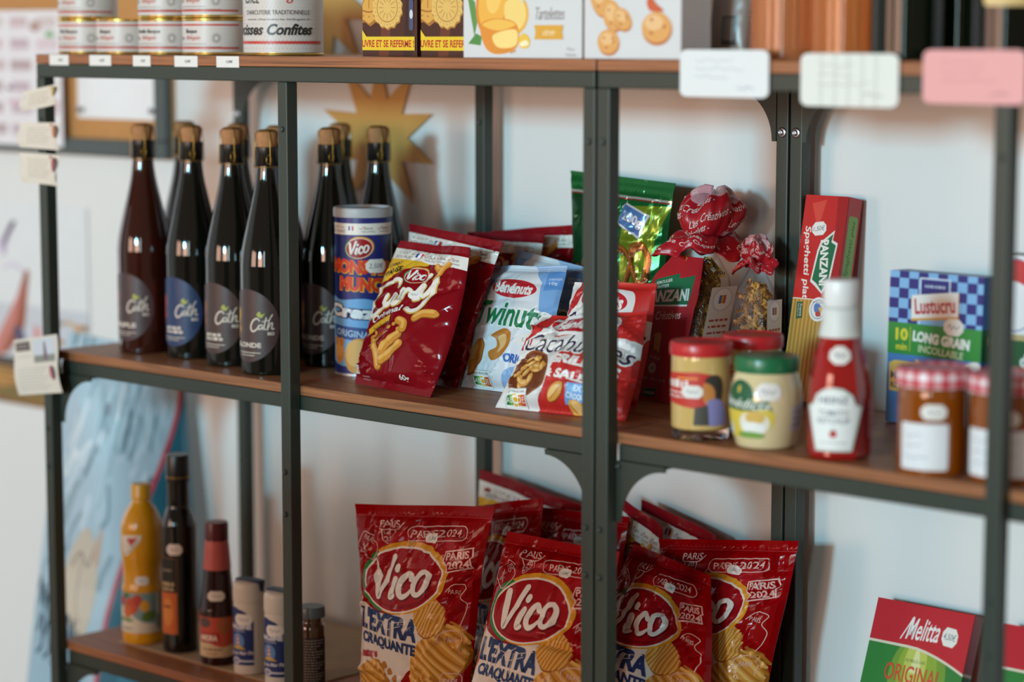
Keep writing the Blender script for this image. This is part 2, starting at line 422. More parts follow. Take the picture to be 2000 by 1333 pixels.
# ------------------------------------------------------------------ soft bags
NU, NV = 32, 42
class Bag:
    """pillow bag spanned by four corners, front side towards the shop"""
    def __init__(s, BL, BR, TL, TR, T=.03, seed=0, seal=.06, waist=.03, amp=.0022, back=.55, bottom_seal=True, wave=.004, low=1.2, nu=NU, nv=NV):
        BL, BR, TL, TR = (np.asarray(p, float) for p in (BL, BR, TL, TR))
        rng = np.random.default_rng(seed); s.nu, s.nv = nu, nv
        u, v = np.meshgrid(np.linspace(0, 1, nu+1), np.linspace(0, 1, nv+1)); W = np.linalg.norm((BR+TR-BL-TL)/2); H = np.linalg.norm((TL+TR-BL-BR)/2)
        ins = waist*np.sin(pi*np.clip(v, 0, 1))**.8
        edge = (rng.normal(0, .006, 4)[:, None, None]*np.sin(np.arange(1, 5)[:, None, None]*2.2*v+rng.uniform(0, 6, 4)[:, None, None])).sum(0)
        uu = .5+(u-.5)*(1-2*ins)+edge*.8
        P = (1-v)[..., None]*((1-uu)[..., None]*BL+uu[..., None]*BR)+v[..., None]*((1-uu)[..., None]*TL+uu[..., None]*TR)
        n = np.cross(BR-BL, TL-BL); n /= np.linalg.norm(n)          # towards the viewer side
        vs = seal; vb = seal*.8 if bottom_seal else .0
        q = np.clip((v-vb)/(1-vs-vb), 0, 1)
        fv = np.clip(4*q*(1-q), 0, 1)**.42*(low-(low-.8)*q); fu = np.clip(1-abs(2*u-1)**2.3, 0, 1)**.62
        t = T*fu*fv
        w = np.zeros_like(u); X, Y = u*W, v*H
        for k in range(34):                                          # folds running in from the seals and the sides
            side = rng.integers(0, 4)
            c = (rng.uniform(.05, .95)*W, (1-vs)*H) if side == 0 else (rng.uniform(.05, .95)*W, vb*H) if side == 1 else ((.03 if side == 2 else .97)*W, rng.uniform(.1, .9)*H)
            a = {0: -pi/2, 1: pi/2, 2: 0., 3: pi}[int(side)]+rng.normal(0, .5); L = rng.uniform(.3, .85)*W
            dx, dy = X-c[0], Y-c[1]; al = dx*cos(a)+dy*sin(a); pe = abs(-dx*sin(a)+dy*cos(a)); wd = rng.uniform(.018, .05)*W*(.5+np.clip(al/L, 0, 1))
            w += rng.choice([-1, 1], p=[.55, .45])*rng.uniform(.5, 1.25)*np.clip(1-al/L, 0, 1)*(al > -.02*W)*np.maximum(0, 1-pe/wd)
        for k in range(9):                                           # dents
            a = rng.uniform(0, pi); fr = rng.uniform(1.1, 2.4)/W; w += .5*(1-2*abs(np.sin(fr*(X*cos(a)+Y*sin(a))*2.2+rng.uniform(0, 6))))*np.exp(-((u-rng.uniform(.1, .9))**2+(v-rng.uniform(.1, .9))**2)/.05)
        mask = np.clip(np.minimum(v-vb*.5, 1-vs*.6-v)/.06, 0, 1)*np.clip(np.minimum(u, 1-u)/.05, .15, 1)
        d = t+amp*w*mask*W/.13
        zone = np.clip((v-(1-vs))/vs, 0, 1); zb = np.clip((vb-v)/max(vb, 1e-6), 0, 1) if bottom_seal else 0*v
        sway = wave*(np.sin(u*rng.uniform(3, 6)+rng.uniform(0, 6))+.5*np.sin(u*rng.uniform(8, 12)+rng.uniform(0, 6)))*np.clip((v-.72)/.28, 0, 1)
        ridg = .0007*np.sin(zone*5*2*pi)*(zone > 0)
        s.Fr = P+n*(d+sway+ridg)[..., None]; s.Bk = P+n*(-back*t+sway+ridg-.0006)[..., None]
        gx = np.gradient(s.Fr, axis=1); gy = np.gradient(s.Fr, axis=0); N = np.cross(gx, gy); s.N = N/np.linalg.norm(N, axis=2)[..., None]
        s.n, s.W, s.H = n, W, H
        lo = min(s.Fr[..., 2].min(), s.Bk[..., 2].min())
        for zs in (ZT, ZM, ZL, 0.):                                  # rest on the board, not in it
            if abs(lo-zs) < .03 and lo < zs+.0004: s.Fr[..., 2] += zs+.0004-lo; s.Bk[..., 2] += zs+.0004-lo
    def S(s, u, v): return facet(s.Fr, s.N, u, v)
    def mesh(s, name, m, parent=None, mb=None):
        nu, nv = s.nu, s.nv; V = np.r_[s.Fr.reshape(-1, 3), s.Bk.reshape(-1, 3)]; o = (nu+1)*(nv+1); F = []; I = []
        for j in range(nv):
            for i in range(nu):
                a = j*(nu+1)+i; b, c, d = a+1, a+nu+2, a+nu+1
                F += [(a, b, c), (a, c, d), (o+a, o+c, o+b), (o+a, o+d, o+c)]; I += [0, 0, 1, 1]
        ring = [i for i in range(nu+1)]+[j*(nu+1)+nu for j in range(1, nv+1)]+[nv*(nu+1)+i for i in range(nu-1, -1, -1)]+[j*(nu+1) for j in range(nv-1, 0, -1)]
        for k in range(len(ring)):
            a, b = ring[k], ring[(k+1) % len(ring)]; F.append((a, o+a, o+b, b)); I.append(1)
        ob = obj(name, V, F, [m, mb or m], parent, smooth=True, idx=I); ob.data.set_sharp_from_angle(angle=radians(55)); return ob
def corners(z, BL, BR, TL, TR, lean=None):
    """corners of a bag standing on height z; pixels (u, v), tops on the plane leaning back by lean degrees"""
    bl = on_z(*BL[:2], z) if len(BL) == 2 else on_y(*BL); br = on_z(*BR[:2], z) if len(BR) == 2 else on_y(*BR)
    if len(TL) == 3: return bl, br, on_y(*TL), on_y(*TR)
    e = br-bl; e /= np.linalg.norm(e); hz = np.array((-e[1], e[0], 0.)); hz /= np.linalg.norm(hz)
    def top(px, L):
        n = np.cross(e, np.array((0, 0, 1.))*cos(L)+hz*sin(L)); d = ray(*px); return CAM+d*(((bl-CAM)@n)/(d@n))
    if lean is None:
        best = min(np.radians(np.arange(-8, 60, .5)), key=lambda L: abs(((top(TL, L)+top(TR, L)-bl-br)@e)))
        lean = np.degrees(best)
    L = radians(lean); tl, tr = top(TL, L), top(TR, L)
    if DEBUG: print('BAG lean %.0f w %.3f/%.3f h %.3f y %.2f..%.2f top y %.2f %.2f x %.2f' % (lean, np.linalg.norm(br-bl), np.linalg.norm(tr-tl), np.linalg.norm(tl-bl), bl[1], br[1], tl[1], tr[1], bl[0]))
    return bl, br, tl, tr
DEBUG = False

# ------------------------------------------------------------------ the room
def wall_mat(name, h):
    m = mat(h, .9, var=.025, scale=6, bump=.05); return m
struct(box('wall_back', (-2.6, YW, 0, 3.6, YW+.12, 2.7), wall_mat('wall', '#e2e2df'), bev=0))
struct(box('wall_left', (-2.72, -6.0, 0, -2.6, YW+.12, 2.7), wall_mat('wall', '#e2e2df'), bev=0))
fl = struct(box('floor', (-2.72, -6.0, -.05, 3.6, YW+.12, 0), wood_mat('floor_boards', '#6d5038', '#a5825f', .4), bev=0))
struct(box('baseboard_back', (-2.6, YW-.012, 0, 3.6, YW, .08), mat('#dedbd4', .5), bev=.002))

# unseen counter added across the aisle to shade the lower left shelf
ct = empty('shade_counter', (.885, -1.55, 0)); tag(ct, 'brown wooden counter added out of view to shade the lower left shelf', 'counter')
box('counter_body', (-.295, -.28, .06, .295, .28, 1.11), wood_mat('counter_wood', '#4a3020', '#7a5236', .5), ct, bev=.004)
box('counter_top', (-.32, -.31, 1.112, .32, .31, 1.14), wood_mat('counter_top_wood', '#6a4a30', '#94704c', .4), ct, bev=.004)
box('plinth', (-.25, -.24, 0, .25, .24, .058), mat('#2c2622', .6), ct)

# ------------------------------------------------------------------ shelving units
def bracket_vf(xp, yp, zp, sx, sz, L=.068, t=.0022, lip=.012):
    """gusset with a hollow quarter curve; xp, zp the inner corner, sx and sz the directions it grows"""
    pts = [(0, 0), (L, 0), (L, -.006)]
    for k in range(1, 12):
        a = pi/2*k/12; pts.append((.006+(L-.006)*(1-sin(a)), -(.006+(L-.006)*(1-cos(a)))))
    pts += [(.006, -L), (0, -L)]
    P = [Vector((xp+sx*x, yp, zp+sz*(-z)*-1)) for x, z in pts] if sz > 0 else [Vector((xp+sx*x, yp, zp+z)) for x, z in pts]
    parts = [plate_vf(P, (0, 1, 0), t)]
    parts.append(box_vf(min(xp, xp+sx*L), yp-.0005, zp-.0022, max(xp, xp+sx*L), yp+lip, zp))
    return parts
def bolt(parent, x, y, z, r=.0042, m=None, wash=False, ax=(0, -1, 0)):
    prof = [(r*.9, 0), (r, .0006), (r*.85, .0022), (r*.4, .003), (r*.36, .0018)]
    V, F = lathe_vf(prof, 14)
    parts = [(V, F)]
    if wash: parts = [([(a, b, c+.0014) for a, b, c in V], F), lathe_vf([(r*1.75, 0), (r*1.75, .0007), (r*1.3, .0015)], 18)]
    V, F, _ = join(parts); q = Vector((0, 0, 1)).rotation_difference(Vector(ax)).to_matrix()
    V = [tuple(q @ Vector(v)+Vector((x, y, z))) for v in V]
    return obj('screw' if wash else 'bolt', V, F, m or M_BOLT, parent, smooth=True)
def shelving_unit(x0, label, right):
    t = empty('shelving_unit', (x0, 0, 0)); tag(t, label, 'shelving unit', 'black metal shelving units along the wall')
    xm = .489; top_r = ZT-.0125-.0182
    for x in (0, xm, 1-PW):
        for y in (0, PD-PW):
            p = box('post', (x, y, 0, x+PW, y+PW, top_r), M_METAL, t, bev=.0016)
            s = bolt(p, x+PW/2, y, ZT-.0880, m=M_SCREW if y and x != xm else M_BOLT, wash=bool(y and x != xm), r=.0036)
            if not y:
                for z in (ZM-.107, ZM-.160): bolt(p, x+PW/2-.002, 0, z, r=.0036)
    # top frame and board
    box('top_board', (0.0, 0.0, ZT-.0125, 1.0, PD, ZT), M_WOOD, t, bev=.0012)
    box('rail', (0.0008, 0, top_r, .9992, PW, ZT-.0128), M_METAL, t, bev=.0014)
    box('rail', (0.0008, PD-PW, top_r, .9992, PD, ZT-.0128), M_METAL, t, bev=.0014)
    for x in (0.0008, .9992-PW): box('side_rail', (x, PW, top_r, x+PW, PD-PW, ZT-.0128), M_METAL, t, bev=.0014)
    for z in (ZM, ZL, .10):
        box('shelf_board', (.0015, PW+.0004, z-.0122, .9985, PD-PW-.0004, z), M_WOOD, t, bev=.0014)
        for y0, y1 in ((PW+.0006, PW+.016), (PD-PW-.016, PD-PW-.0006)):
            box('shelf_rail', (PW+.0005, y0, z-.0305, 1-PW-.0005, y1, z-.0128), M_METAL, t, bev=.0012)
    k = 0
    for z in (ZM-.0305, ZL-.0305):
        for xp, sx in ((PW, 1), (1-PW, -1)):
            for y in (.0155, PD-.018):
                V, F, _ = join(bracket_vf(xp, y, z, sx, -1)); br = obj('corner_bracket', V, F, M_METAL, t)
                bolt(br, xp+sx*.003, y, z-.006, r=.0034)
    for xp, sx in ((PW, 1), (1-PW, -1)):
        V, F, _ = join(bracket_vf(xp, PD-.018, top_r, sx, -1)); obj('corner_bracket', V, F, M_METAL, t)
    return t
shelving_unit(0.0, 'dark metal shelving unit with brown boards holding the champagne-style bottles', False)
shelving_unit(X2, 'dark metal shelving unit with brown boards holding ketchup and jam jars', True)

# ------------------------------------------------------------------ on the wall
a = Art(1000, 620)   # cork board with pinned sheets, 1 unit = 1 mm
cb = empty('cork_board', (-.1834, YW, 1.1977)); tag(cb, 'cork notice board in dark grey frame on the wall beyond the shelf end', 'notice board')
W_, H_ = 1.15, .62
box('cork_panel', (-W_, -.006, 0.0, 0, 0, H_), mat('#c08a52', .9, var=.12, scale=120, bump=.3), cb, bev=0)
for n_, b in (('frame_rail', (-W_, -.022, 0, 0, -.0062, .027)), ('frame_rail', (-W_, -.022, H_-.027, 0, -.0062, H_)), ('frame_stile', (-.027, -.022, .0272, 0, -.0062, H_-.0272)), ('frame_stile', (-W_, -.022, .0272, -W_+.027, -.0062, H_-.0272))):
    box(n_, b, mat('#4a5250', .5), cb, bev=.003)
def sheet(name, u0, v0, u1, v1, y, art, label, cat='paper', t=.0004, curl=0., group=None):
    """paper hung on the wall between two pixels (top left, bottom right)"""
    A, B = on_y(u0, v0, y), on_y(u1, v1, y)
    x0, x1, z0, z1 = A[0], B[0], B[1+1], A[2]
    o = box(name, (x0, y, z0, x1, y+t, z1), mat('#e6e6e4', .8, var=.02), bev=0); tag(o, label, cat, group)
    if art: lay('print', art, flat((x0, y, z0), (x1-x0, 0, 0), (0, 0, z1-z0)), o, off=.0003)
    return o
pa = Art(100, 100); pa.rect('#eceded', 0, 0, 100, 100)
sheet('paper_sheet', 150, 120, 311, 236, YW-.0075, pa, 'white blank sheet pinned on the cork board', 'paper')
for (u_, v_) in ((161, 214), (303, 217)):
    p = on_y(u_, v_, YW-.009); pn = obj('push_pin', *lathe_vf([(.004, 0), (.004, .002), (.002, .004), (.002, .008), (.005, .009), (.005, .011)], 14), mat('#8f8b86', .35), None, True)
    pn.rotation_euler = (pi/2, 0, 0); pn.location = (p[0], YW-.0081, p[2]); tag(pn, 'grey push pin at the %s corner of the pinned sheet' % ('left' if u_ < 200 else 'right'), 'pin', 'pins on the cork board')
pb = Art(120, 170); rnd = random.Random(4); pb.rect('#e6e2e4', 0, 0, 120, 170)
for r_ in range(6):
    for c_ in range(4):
        x, y = 6+c_*29, 8+r_*27; pb.rect(['#cdb6b8', '#d9c8cc', '#b9a2a4', '#d2c4c0', '#c4b0b8'][rnd.randrange(5)], x, y, x+22+rnd.uniform(-3, 2), y+13)
        pb.rect('#dccdd2', x, y+16, x+18, y+18)
pb.rect('#d8b3c0', 60, 112, 118, 117); pb.ell('#8cab7c', 30, 72, 8, 5); pb.ell('#b59890', 92, 20, 6, 7); pb.rect('#5b4038', 60, 95, 64, 100); pb.ell('#79b070', 108, 30, 5, 4)
sheet('printed_sheet', -90, 22, 124, 288, YW-.0245, pb, 'pale sheet printed with pinkish photo rows hung over the cork board', 'printed sheet')
pc = Art(230, 430); pc.rect('#dfe2e2', 0, 0, 230, 430); pc.rect('#c9cdd2', 0, 215, 230, 330); pc.stroke('#b9a6c4', [(70, 95), (85, 60), (96, 40), (80, 80), (75, 110)], 8); pc.stroke('#c9b8d2', [(75, 140), (95, 130), (110, 145)], 5)
pc.blob('#c9ccd3', [(0, 250), (60, 230), (130, 250), (229, 235), (229, 300), (0, 310)]); pc.poly('#9a5238', [(115, 140), (123, 142), (112, 260), (80, 320), (60, 330)]); pc.poly('#c77f74', [(112, 165), (96, 250), (58, 345), (35, 345)])
pc.blob('#55506a', [(90, 270), (105, 262), (112, 290), (98, 300)]); pc.poly('#d98b86', [(130, 255), (140, 260), (140, 330), (128, 330)])
pc.rect('#4c463c', 0, 330, 230, 352); pc.rect('#a8793f', 0, 350, 230, 430)
for k in range(34): pc.blob(['#8a6031', '#c08e4c', '#7a6a3c', '#6e5430'][k % 4], [(rnd.uniform(0, 225)+dx, rnd.uniform(0, 1)*0+y_+dy) for y_ in [rnd.uniform(354, 426)] for dx, dy in ((0, 0), (8, -4), (14, 3), (6, 7))])
for k in range(16): pc.ell(['#c79a5c', '#a97b45', '#8f8f93'][k % 3], rnd.uniform(170, 226), rnd.uniform(240, 290), rnd.uniform(4, 9), rnd.uniform(4, 8))
sheet('poster', -70, 388, 178, 815, YW-.002, pc, 'pale poster with reddish sail shape on the wall below the cork board', 'poster')
def star(name, cu, cv, R, r, n, rot, label, seed):
    c = on_y(cu, cv, YW-.003); rg = random.Random(seed); pts = []
    for k in range(2*n):
        a = rot+pi*k/n; q = (R*rg.uniform(.88, 1.1) if k % 2 == 0 else r); pts.append(Vector((c[0]+q*cos(a), YW-.0032, c[2]+q*sin(a))))
    V, F = plate_vf(pts, (0, -1, 0), .0012); o = obj(name, V, F, mat('#c9964a', .55, var=.05, scale=20)); tag(o, label, 'decoration', 'golden paper stars on the wall'); return o
star('paper_star', 742, 268, .118, .056, 10, .32, 'golden paper sunburst star on the wall behind the bottle corks', 3)
star('paper_star', 628, -6, .12, .06, 11, .3, 'golden paper sunburst star on the wall above the top shelf', 8)

# ------------------------------------------------------------------ top board: cans
GOLD = mat('#d8b25a', .25, metal=.9, var=.05)
TOCAM = lambda x, y: atan2(CAM[1]-y, CAM[0]-x)
def emblem(a, x, y, r, col='#9a938c'):
    for k in range(12):
        t = k*pi/6; a.stroke(col, [(x+r*.55*cos(t), y+r*.55*sin(t)), (x+r*cos(t), y+r*sin(t))], r*.13, False, False)
    a.arc(col, x, y, r*.5, r*.5, 0, 359, r*.1)
def can_art(w, h, big, txt):
    a = Art(w, h); a.rect('#cdc6bf', 0, 0, w, h); c = w*.5
    for j in range(0, int(h), 5):
        for i in range(0, int(w), 5): a.ell('#d2cac4', i+(j % 2)*2.5, j, .8, n=6)
    if big:
        a.text('#4a4540', 'Chez', c-38, h*.38, 17, 28, shear=.3); a.text('#c4433c', 'Bidegain', c+10, h*.37, 19, 62, shear=.35); a.text('#57524c', 'CHARCUTERIE TRADITIONNELLE', c-4, h*.555, 5.5, 90)
        a.text('#6b655f', 'www.charcuterie-bidegain.fr', c-2, h*.635, 3.6, 88); a.text('#2b2826', 'Saucisses Confites', c-20, h*.745, 14, 130, bold=.03, shear=.3)
        a.rect('#c23c36', 0, h*.875, w, h*.905); a.rect('#c23c36', 0, h*.04, w, h*.07); a.ell('#4a4540', c-10, h*.16, 9, 8); a.ell('#cdc6bf', c-10, h*.16, 7.5, 6.5)
    else:
        a.rect('#bf4a42', 0, 3.4, w, 5.6); a.rect('#bf4a42', 0, h-6.2, w, h-3.8)
        a.text('#3a3633', txt, c-18, h*.34, 6.6, None, bold=.02, shear=.25); a.text('#c8584f', 'Bidegain', c-15, h*.55, 6.4, None, shear=.3); a.text('#5a544e', 'Chez', c-38, h*.55, 4.5, None, shear=.3)
        emblem(a, c+17, h*.55, 6.4); a.scrib('#8d857e', c-38, c+4, h*.74, 2.2, .8, len(txt)); a.scrib('#8d857e', c-38, c+24, h*.83, 2.2, .8, 3)
    return a
def can(u, y, r, h, z, txt, label, big=False, turn=0., group='small preserve tins on the top board'):
    x = x_at(u, y, ZT); t = empty('preserve_tin', (x, y, z)); tag(t, label, 'tin', group)
    prof = [(r*.97, 0), (r*1.01, .0006), (r*1.015, .0022), (r*.985, .0034), (r*.985, h-.0034), (r*1.015, h-.0022), (r*1.01, h-.0006), (r*.95, h), (r*.93, h-.002), (.001, h-.002)]
    lathe('tin_body', prof, GOLD, t)
    lab = [(r*.99, .0038), (r*.99, h-.0038)]
    lathe('paper_label', [(r*.986, .0036), (r*.99, .0038), (r*.99, h-.0038), (r*.986, h-.0036)], mat('#cdc6bf', .5), t)
    a = TOCAM(x, y)+turn; lay('label_print', can_art(2*1.25*r*1000, (h-.008)*1000, big, txt), drum(lab, a, 1.25, .004, h-.004), t, 30, 1, off=.0002, dl=.00003, fin=dict(rough=.4, var=.03, scale=30))
    return t
hc = .0465
for u, txt, d in ((174, 'Pâté Basque', 'leftmost tin of the bottom row on the top board'), (248, 'Basque', 'second from left with nothing on it'), (331, 'Boudin Basque', 'third tin from the left in the bottom row'), (418, 'Basque', 'bottom tin standing next to the big tin')):
    can(u, .058, .0402, hc, ZT, txt, 'small white and red labelled tin, '+d, turn=-.35)
for u, txt, d in ((174, 'Pâté Basque', 'stacked on the leftmost tin'), (331, 'Boudin Basque', 'stacked on the third tin from the left'), (418, 'Basque', 'stacked on the tin next to the big tin')):
    can(u, .058, .0402, hc, ZT+hc+.0004, txt, 'small white and red labelled tin '+d, turn=-.35)
can(554, .072, .0505, .118, ZT, 'x', 'large white tin with red stripe, biggest tin on the top board', True, turn=-.12, group=None)

# price strips stuck on the board edge
for u0, u1, txt, d in ((97, 134, '3,85€', 'farthest left, under the leftmost tin'), (175, 217, '4,55€', 'second from the left'), (260, 294, '4,35€', 'third from the left, under the boudin tin'), (341, 386, '4,20€', 'fourth from the left'), (423, 467, '13,90€', 'reading 13,90 below the big tin')):
    x0, x1 = x_at(u0, -.0004, ZT-.007), x_at(u1, -.0004, ZT-.007)
    o = box('price_strip', (x0, -.0007, ZT-.0142, x1, -.0001, ZT-.0004), mat('#e4e2dc', .6, var=.02), bev=0); tag(o, 'small white price strip on the board edge, '+d, 'price label', 'price strips on the board edge')
    a = Art(45, 14); a.text('#3c3c3c', txt, 26, 7, 4.2, None, bold=.01); lay('lettering', a, flat((x0, -.0007, ZT-.0142), (x1-x0, 0, 0), (0, 0, .0138)), o, off=.0002)

# ------------------------------------------------------------------ biscuit packs and boxes
def carton(name, x0, y0, z, w, d, h, hexc, label, cat, art=None, side=None, rz=0., bev=.0012, fin=None, group=None, lean=0., rough=.4, roll=0.):
    t = empty(name, (x0, y0, z)); t.rotation_euler = (radians(-lean), radians(roll), rz); tag(t, label, cat, group)
    box('carton', (0, 0, 0, w, d, h), mat(hexc, rough, var=.03), t, bev=bev)
    if art: lay('front_print', art, flat((0, 0, 0), (w, 0, 0), (0, 0, h)), t, fin=fin or dict(rough=rough, var=.03, scale=30))
    if side: lay('side_print', side, flat((w, 0, 0), (0, d, 0), (0, 0, h)), t, fin=fin or dict(rough=rough, var=.03, scale=30))
    return t
def biscuit(a, cx, cy, r, col='#d9a34c', dk='#a8702a', n=14):
    pts = [(cx+(r+(.07*r if k % 2 else -.03*r))*cos(pi*k/n), cy+(r+(.07*r if k % 2 else -.03*r))*sin(pi*k/n)) for k in range(2*n)]
    a.blob(dk, [(x+.06*r, y+.08*r) for x, y in pts], 2); a.blob(col, pts, 2); a.arc(dk, cx, cy, r*.72, r*.72, 0, 359, r*.05)
    for k in range(24): a.ell(dk, cx+r*.86*cos(k*pi/12), cy+r*.86*sin(k*pi/12), r*.03, n=6)
    for k in range(12): a.stroke(dk, [(cx+r*.3*cos(k*pi/6), cy+r*.3*sin(k*pi/6)), (cx+r*.6*cos(k*pi/6), cy+r*.6*sin(k*pi/6))], r*.03, False, False)
def biscuit_pack():
    a = Art(100, 240); a.rect('#4a2417', 0, 0, 100, 240)
    a.poly('#6b3420', [(30, 240), (60, 0), (72, 0), (48, 240)]); a.poly('#3a1a10', [(75, 240), (90, 0), (100, 0), (92, 240)])
    biscuit(a, 12, 150, 44); biscuit(a, 46, 176, 26, '#e0b866', '#b07a34'); biscuit(a, 70, 118, 20, '#c98a40', '#7a431c'); biscuit(a, 40, 60, 32)
    a.poly('#e9c62c', [(0, 205), (8, 214), (96, 214), (96, 232), (0, 232)]); a.text('#b8331f', "S'OUVRE ET SE REFERME !", 40, 223, 10, 110, bold=.03)
    a.rrect('#4c4f6a', 86, 166, 94, 206, 3); a.ell('#cfd2dc', 90, 185, 3, 6)
    return a
def pack_side():
    a = Art(60, 240); a.rect('#3d2018', 0, 0, 60, 240); a.text('#b9a79a', 'Mondelez', 20, 205, 12, 46, rot=90, shear=.2); a.text('#8a766a', 'Mondelez', 34, 120, 8, 60, rot=90); a.rect('#5a4038', 44, 10, 56, 230); return a
bp, bs = biscuit_pack(), pack_side()
for u, d in ((709, 'left one beside the big tin'), (823, 'right one beside the lemon tart box')):
    carton('biscuit_pack', x_at(u, .05, ZT), .05, ZT, .0925, .06, .215, '#43231a', 'tall brown biscuit pack with yellow band, '+d, 'biscuit pack', bp, bs, bev=.006, fin=dict(rough=.16, var=.04, scale=25), group='brown biscuit packs', rough=.18)
def tart_box():
    a = Art(200, 150); a.rect('#d3d5d5', 0, 0, 200, 150)
    a.poly('#5f8f4a', [(6, 76), (20, 86), (24, 110), (19, 126)]); a.poly('#4f8a44', [(8, 134), (22, 122), (32, 126), (30, 136)])
    a.ell('#d98a34', 49, 88, 27, 40, -10); a.ell('#eeb24a', 50, 87, 23.5, 36, -10); a.ell('#f4c767', 53, 78, 13, 22, -10)
    a.blob('#f2d27c', [(72, 88), (92, 82), (108, 96), (104, 116), (88, 120), (74, 112)]); a.arc('#e7ae3e', 86, 100, 24, 22, -40, 80, 4)
    a.blob('#e08f35', [(30, 112), (60, 105), (92, 112), (92, 138), (60, 146), (38, 138)]); a.blob('#f0bd55', [(33, 112), (60, 106), (90, 112), (60, 119)]); a.blob('#f6d884', [(52, 124), (90, 118), (90, 136), (60, 138)])
    for k in range(12): a.ell('#cf8a3a', 52+k*3.4, 141+(k*7 % 4), 1.6, 1.2, n=7)
    a.blob('#e9c047', [(96, 128), (104, 122), (114, 128), (112, 138), (98, 138)]); a.blob('#f7eac0', [(98, 133), (108, 130), (112, 135), (100, 137)])
    a.text('#857a78', 'Bonne Maman', 145, 66, 17, 92, shear=.4); a.stroke('#857a78', [(96, 74), (101, 62), (98, 54), (103, 50)], 1)
    a.text('#9a908c', 'Tartelettes', 148, 100, 14, 48, shear=.35); a.poly('#dba43c', [(122, 113), (170, 113), (168, 121), (170, 129), (122, 129), (124, 121)]); a.text('#f5e6c0', 'citron', 146, 121, 7, 20, shear=.4)
    a.text('#a8a6a6', '125 g e', 182, 140, 4.2); a.text('#a8a6a6', '9 biscuits', 182, 146, 3.2); return a
def cookie_box():
    a = Art(150, 150); a.rect('#d3d5d5', 0, 0, 150, 150); a.rect('#d9d4d2', 0, 0, 5, 150)
    for x, y, rx, ry, r_ in ((30, 56, 18, 12, 10), (24, 84, 15, 22, 25), (44, 104, 14, 18, 40), (60, 108, 15, 11, -25), (38, 132, 17, 13, 0)):
        a.ell('#b96a35', x+1, y+2, rx, ry, r_); a.ell('#dca25e', x, y, rx, ry, r_); a.ell('#e7ba80', x-2, y-3, rx*.6, ry*.5, r_)
        for k in range(4): a.ell('#a85a30', x+rx*.5*cos(k*1.9), y+ry*.5*sin(k*1.9), 1.8, 1.2, n=8)
    a.ell('#b96a35', 114, 119, 23, 17); a.ell('#dca25e', 113, 117, 22.5, 16); a.ell('#e8bd86', 109, 112, 14, 8)
    for k in range(7): a.ell('#b0633a', 112+13*cos(k*2.1), 116+8*sin(k*2.1), 2.6, 1.6, n=8)
    a.blob('#c95f38', [(98, 90), (104, 84), (112, 92), (124, 100), (112, 101), (102, 99)]); a.poly('#dd6f3a', [(94, 66), (150, 60), (150, 72), (95, 77)]); return a
yb = .012
x0 = x_at(906, yb, ZT); x1 = x_at(1137, yb, ZT)
carton('lemon_tart_box', x0, yb, ZT, x1-x0, .055, .145, '#d0d2d2', 'white lemon tartlet box with an orange tart picture', 'biscuit box', tart_box(), rough=.35)
x0 = x_at(1142, yb, ZT); x1 = x_at(1330, yb, ZT)
carton('cookie_box', x0, yb, ZT, x1-x0, .05, .15, '#d0d2d2', 'white cookie box with heaped golden cookies picture', 'biscuit box', cookie_box(), rough=.35)

# grey pouches
def pouch_art():
    a = Art(80, 170); a.rect('#8d7a70', 0, 0, 80, 170); a.scrib('#5a4b44', 24, 62, 78, 6, 5, 3); a.rect('#3c3430', 36, 122, 66, 156)
    for k in range(7): a.rect('#8d7a70', 39+k*3.6, 124, 40.2+k*3.6+(k % 3)*.5, 150)
    a.scrib('#6a5a52', 26, 56, 90, 5, 2.5, 5); return a
pa_ = pouch_art()
for u, d, s_ in ((1312, 'left of the pair', 1), (1392, 'right of the pair beside the rosé bottle', 2)):
    xa = x_at(u, .115, ZT); B = Bag((xa, .105, ZT), (xa+.051, .105, ZT), (xa, .130, ZT+.155), (xa+.051, .130, ZT+.155), T=.010, seed=s_, seal=.03, waist=.01, amp=.0012, nu=18, nv=24)
    o = B.mesh('foil_pouch', mat('#8f766a', .3, var=.05)); tag(o, 'taupe foil pouch with a dark barcode, '+d, 'pouch', 'taupe pouches on the top board'); lay('pouch_print', pa_, B.S, o, 18, 24, fin=dict(rough=.3, var=.05, scale=25))

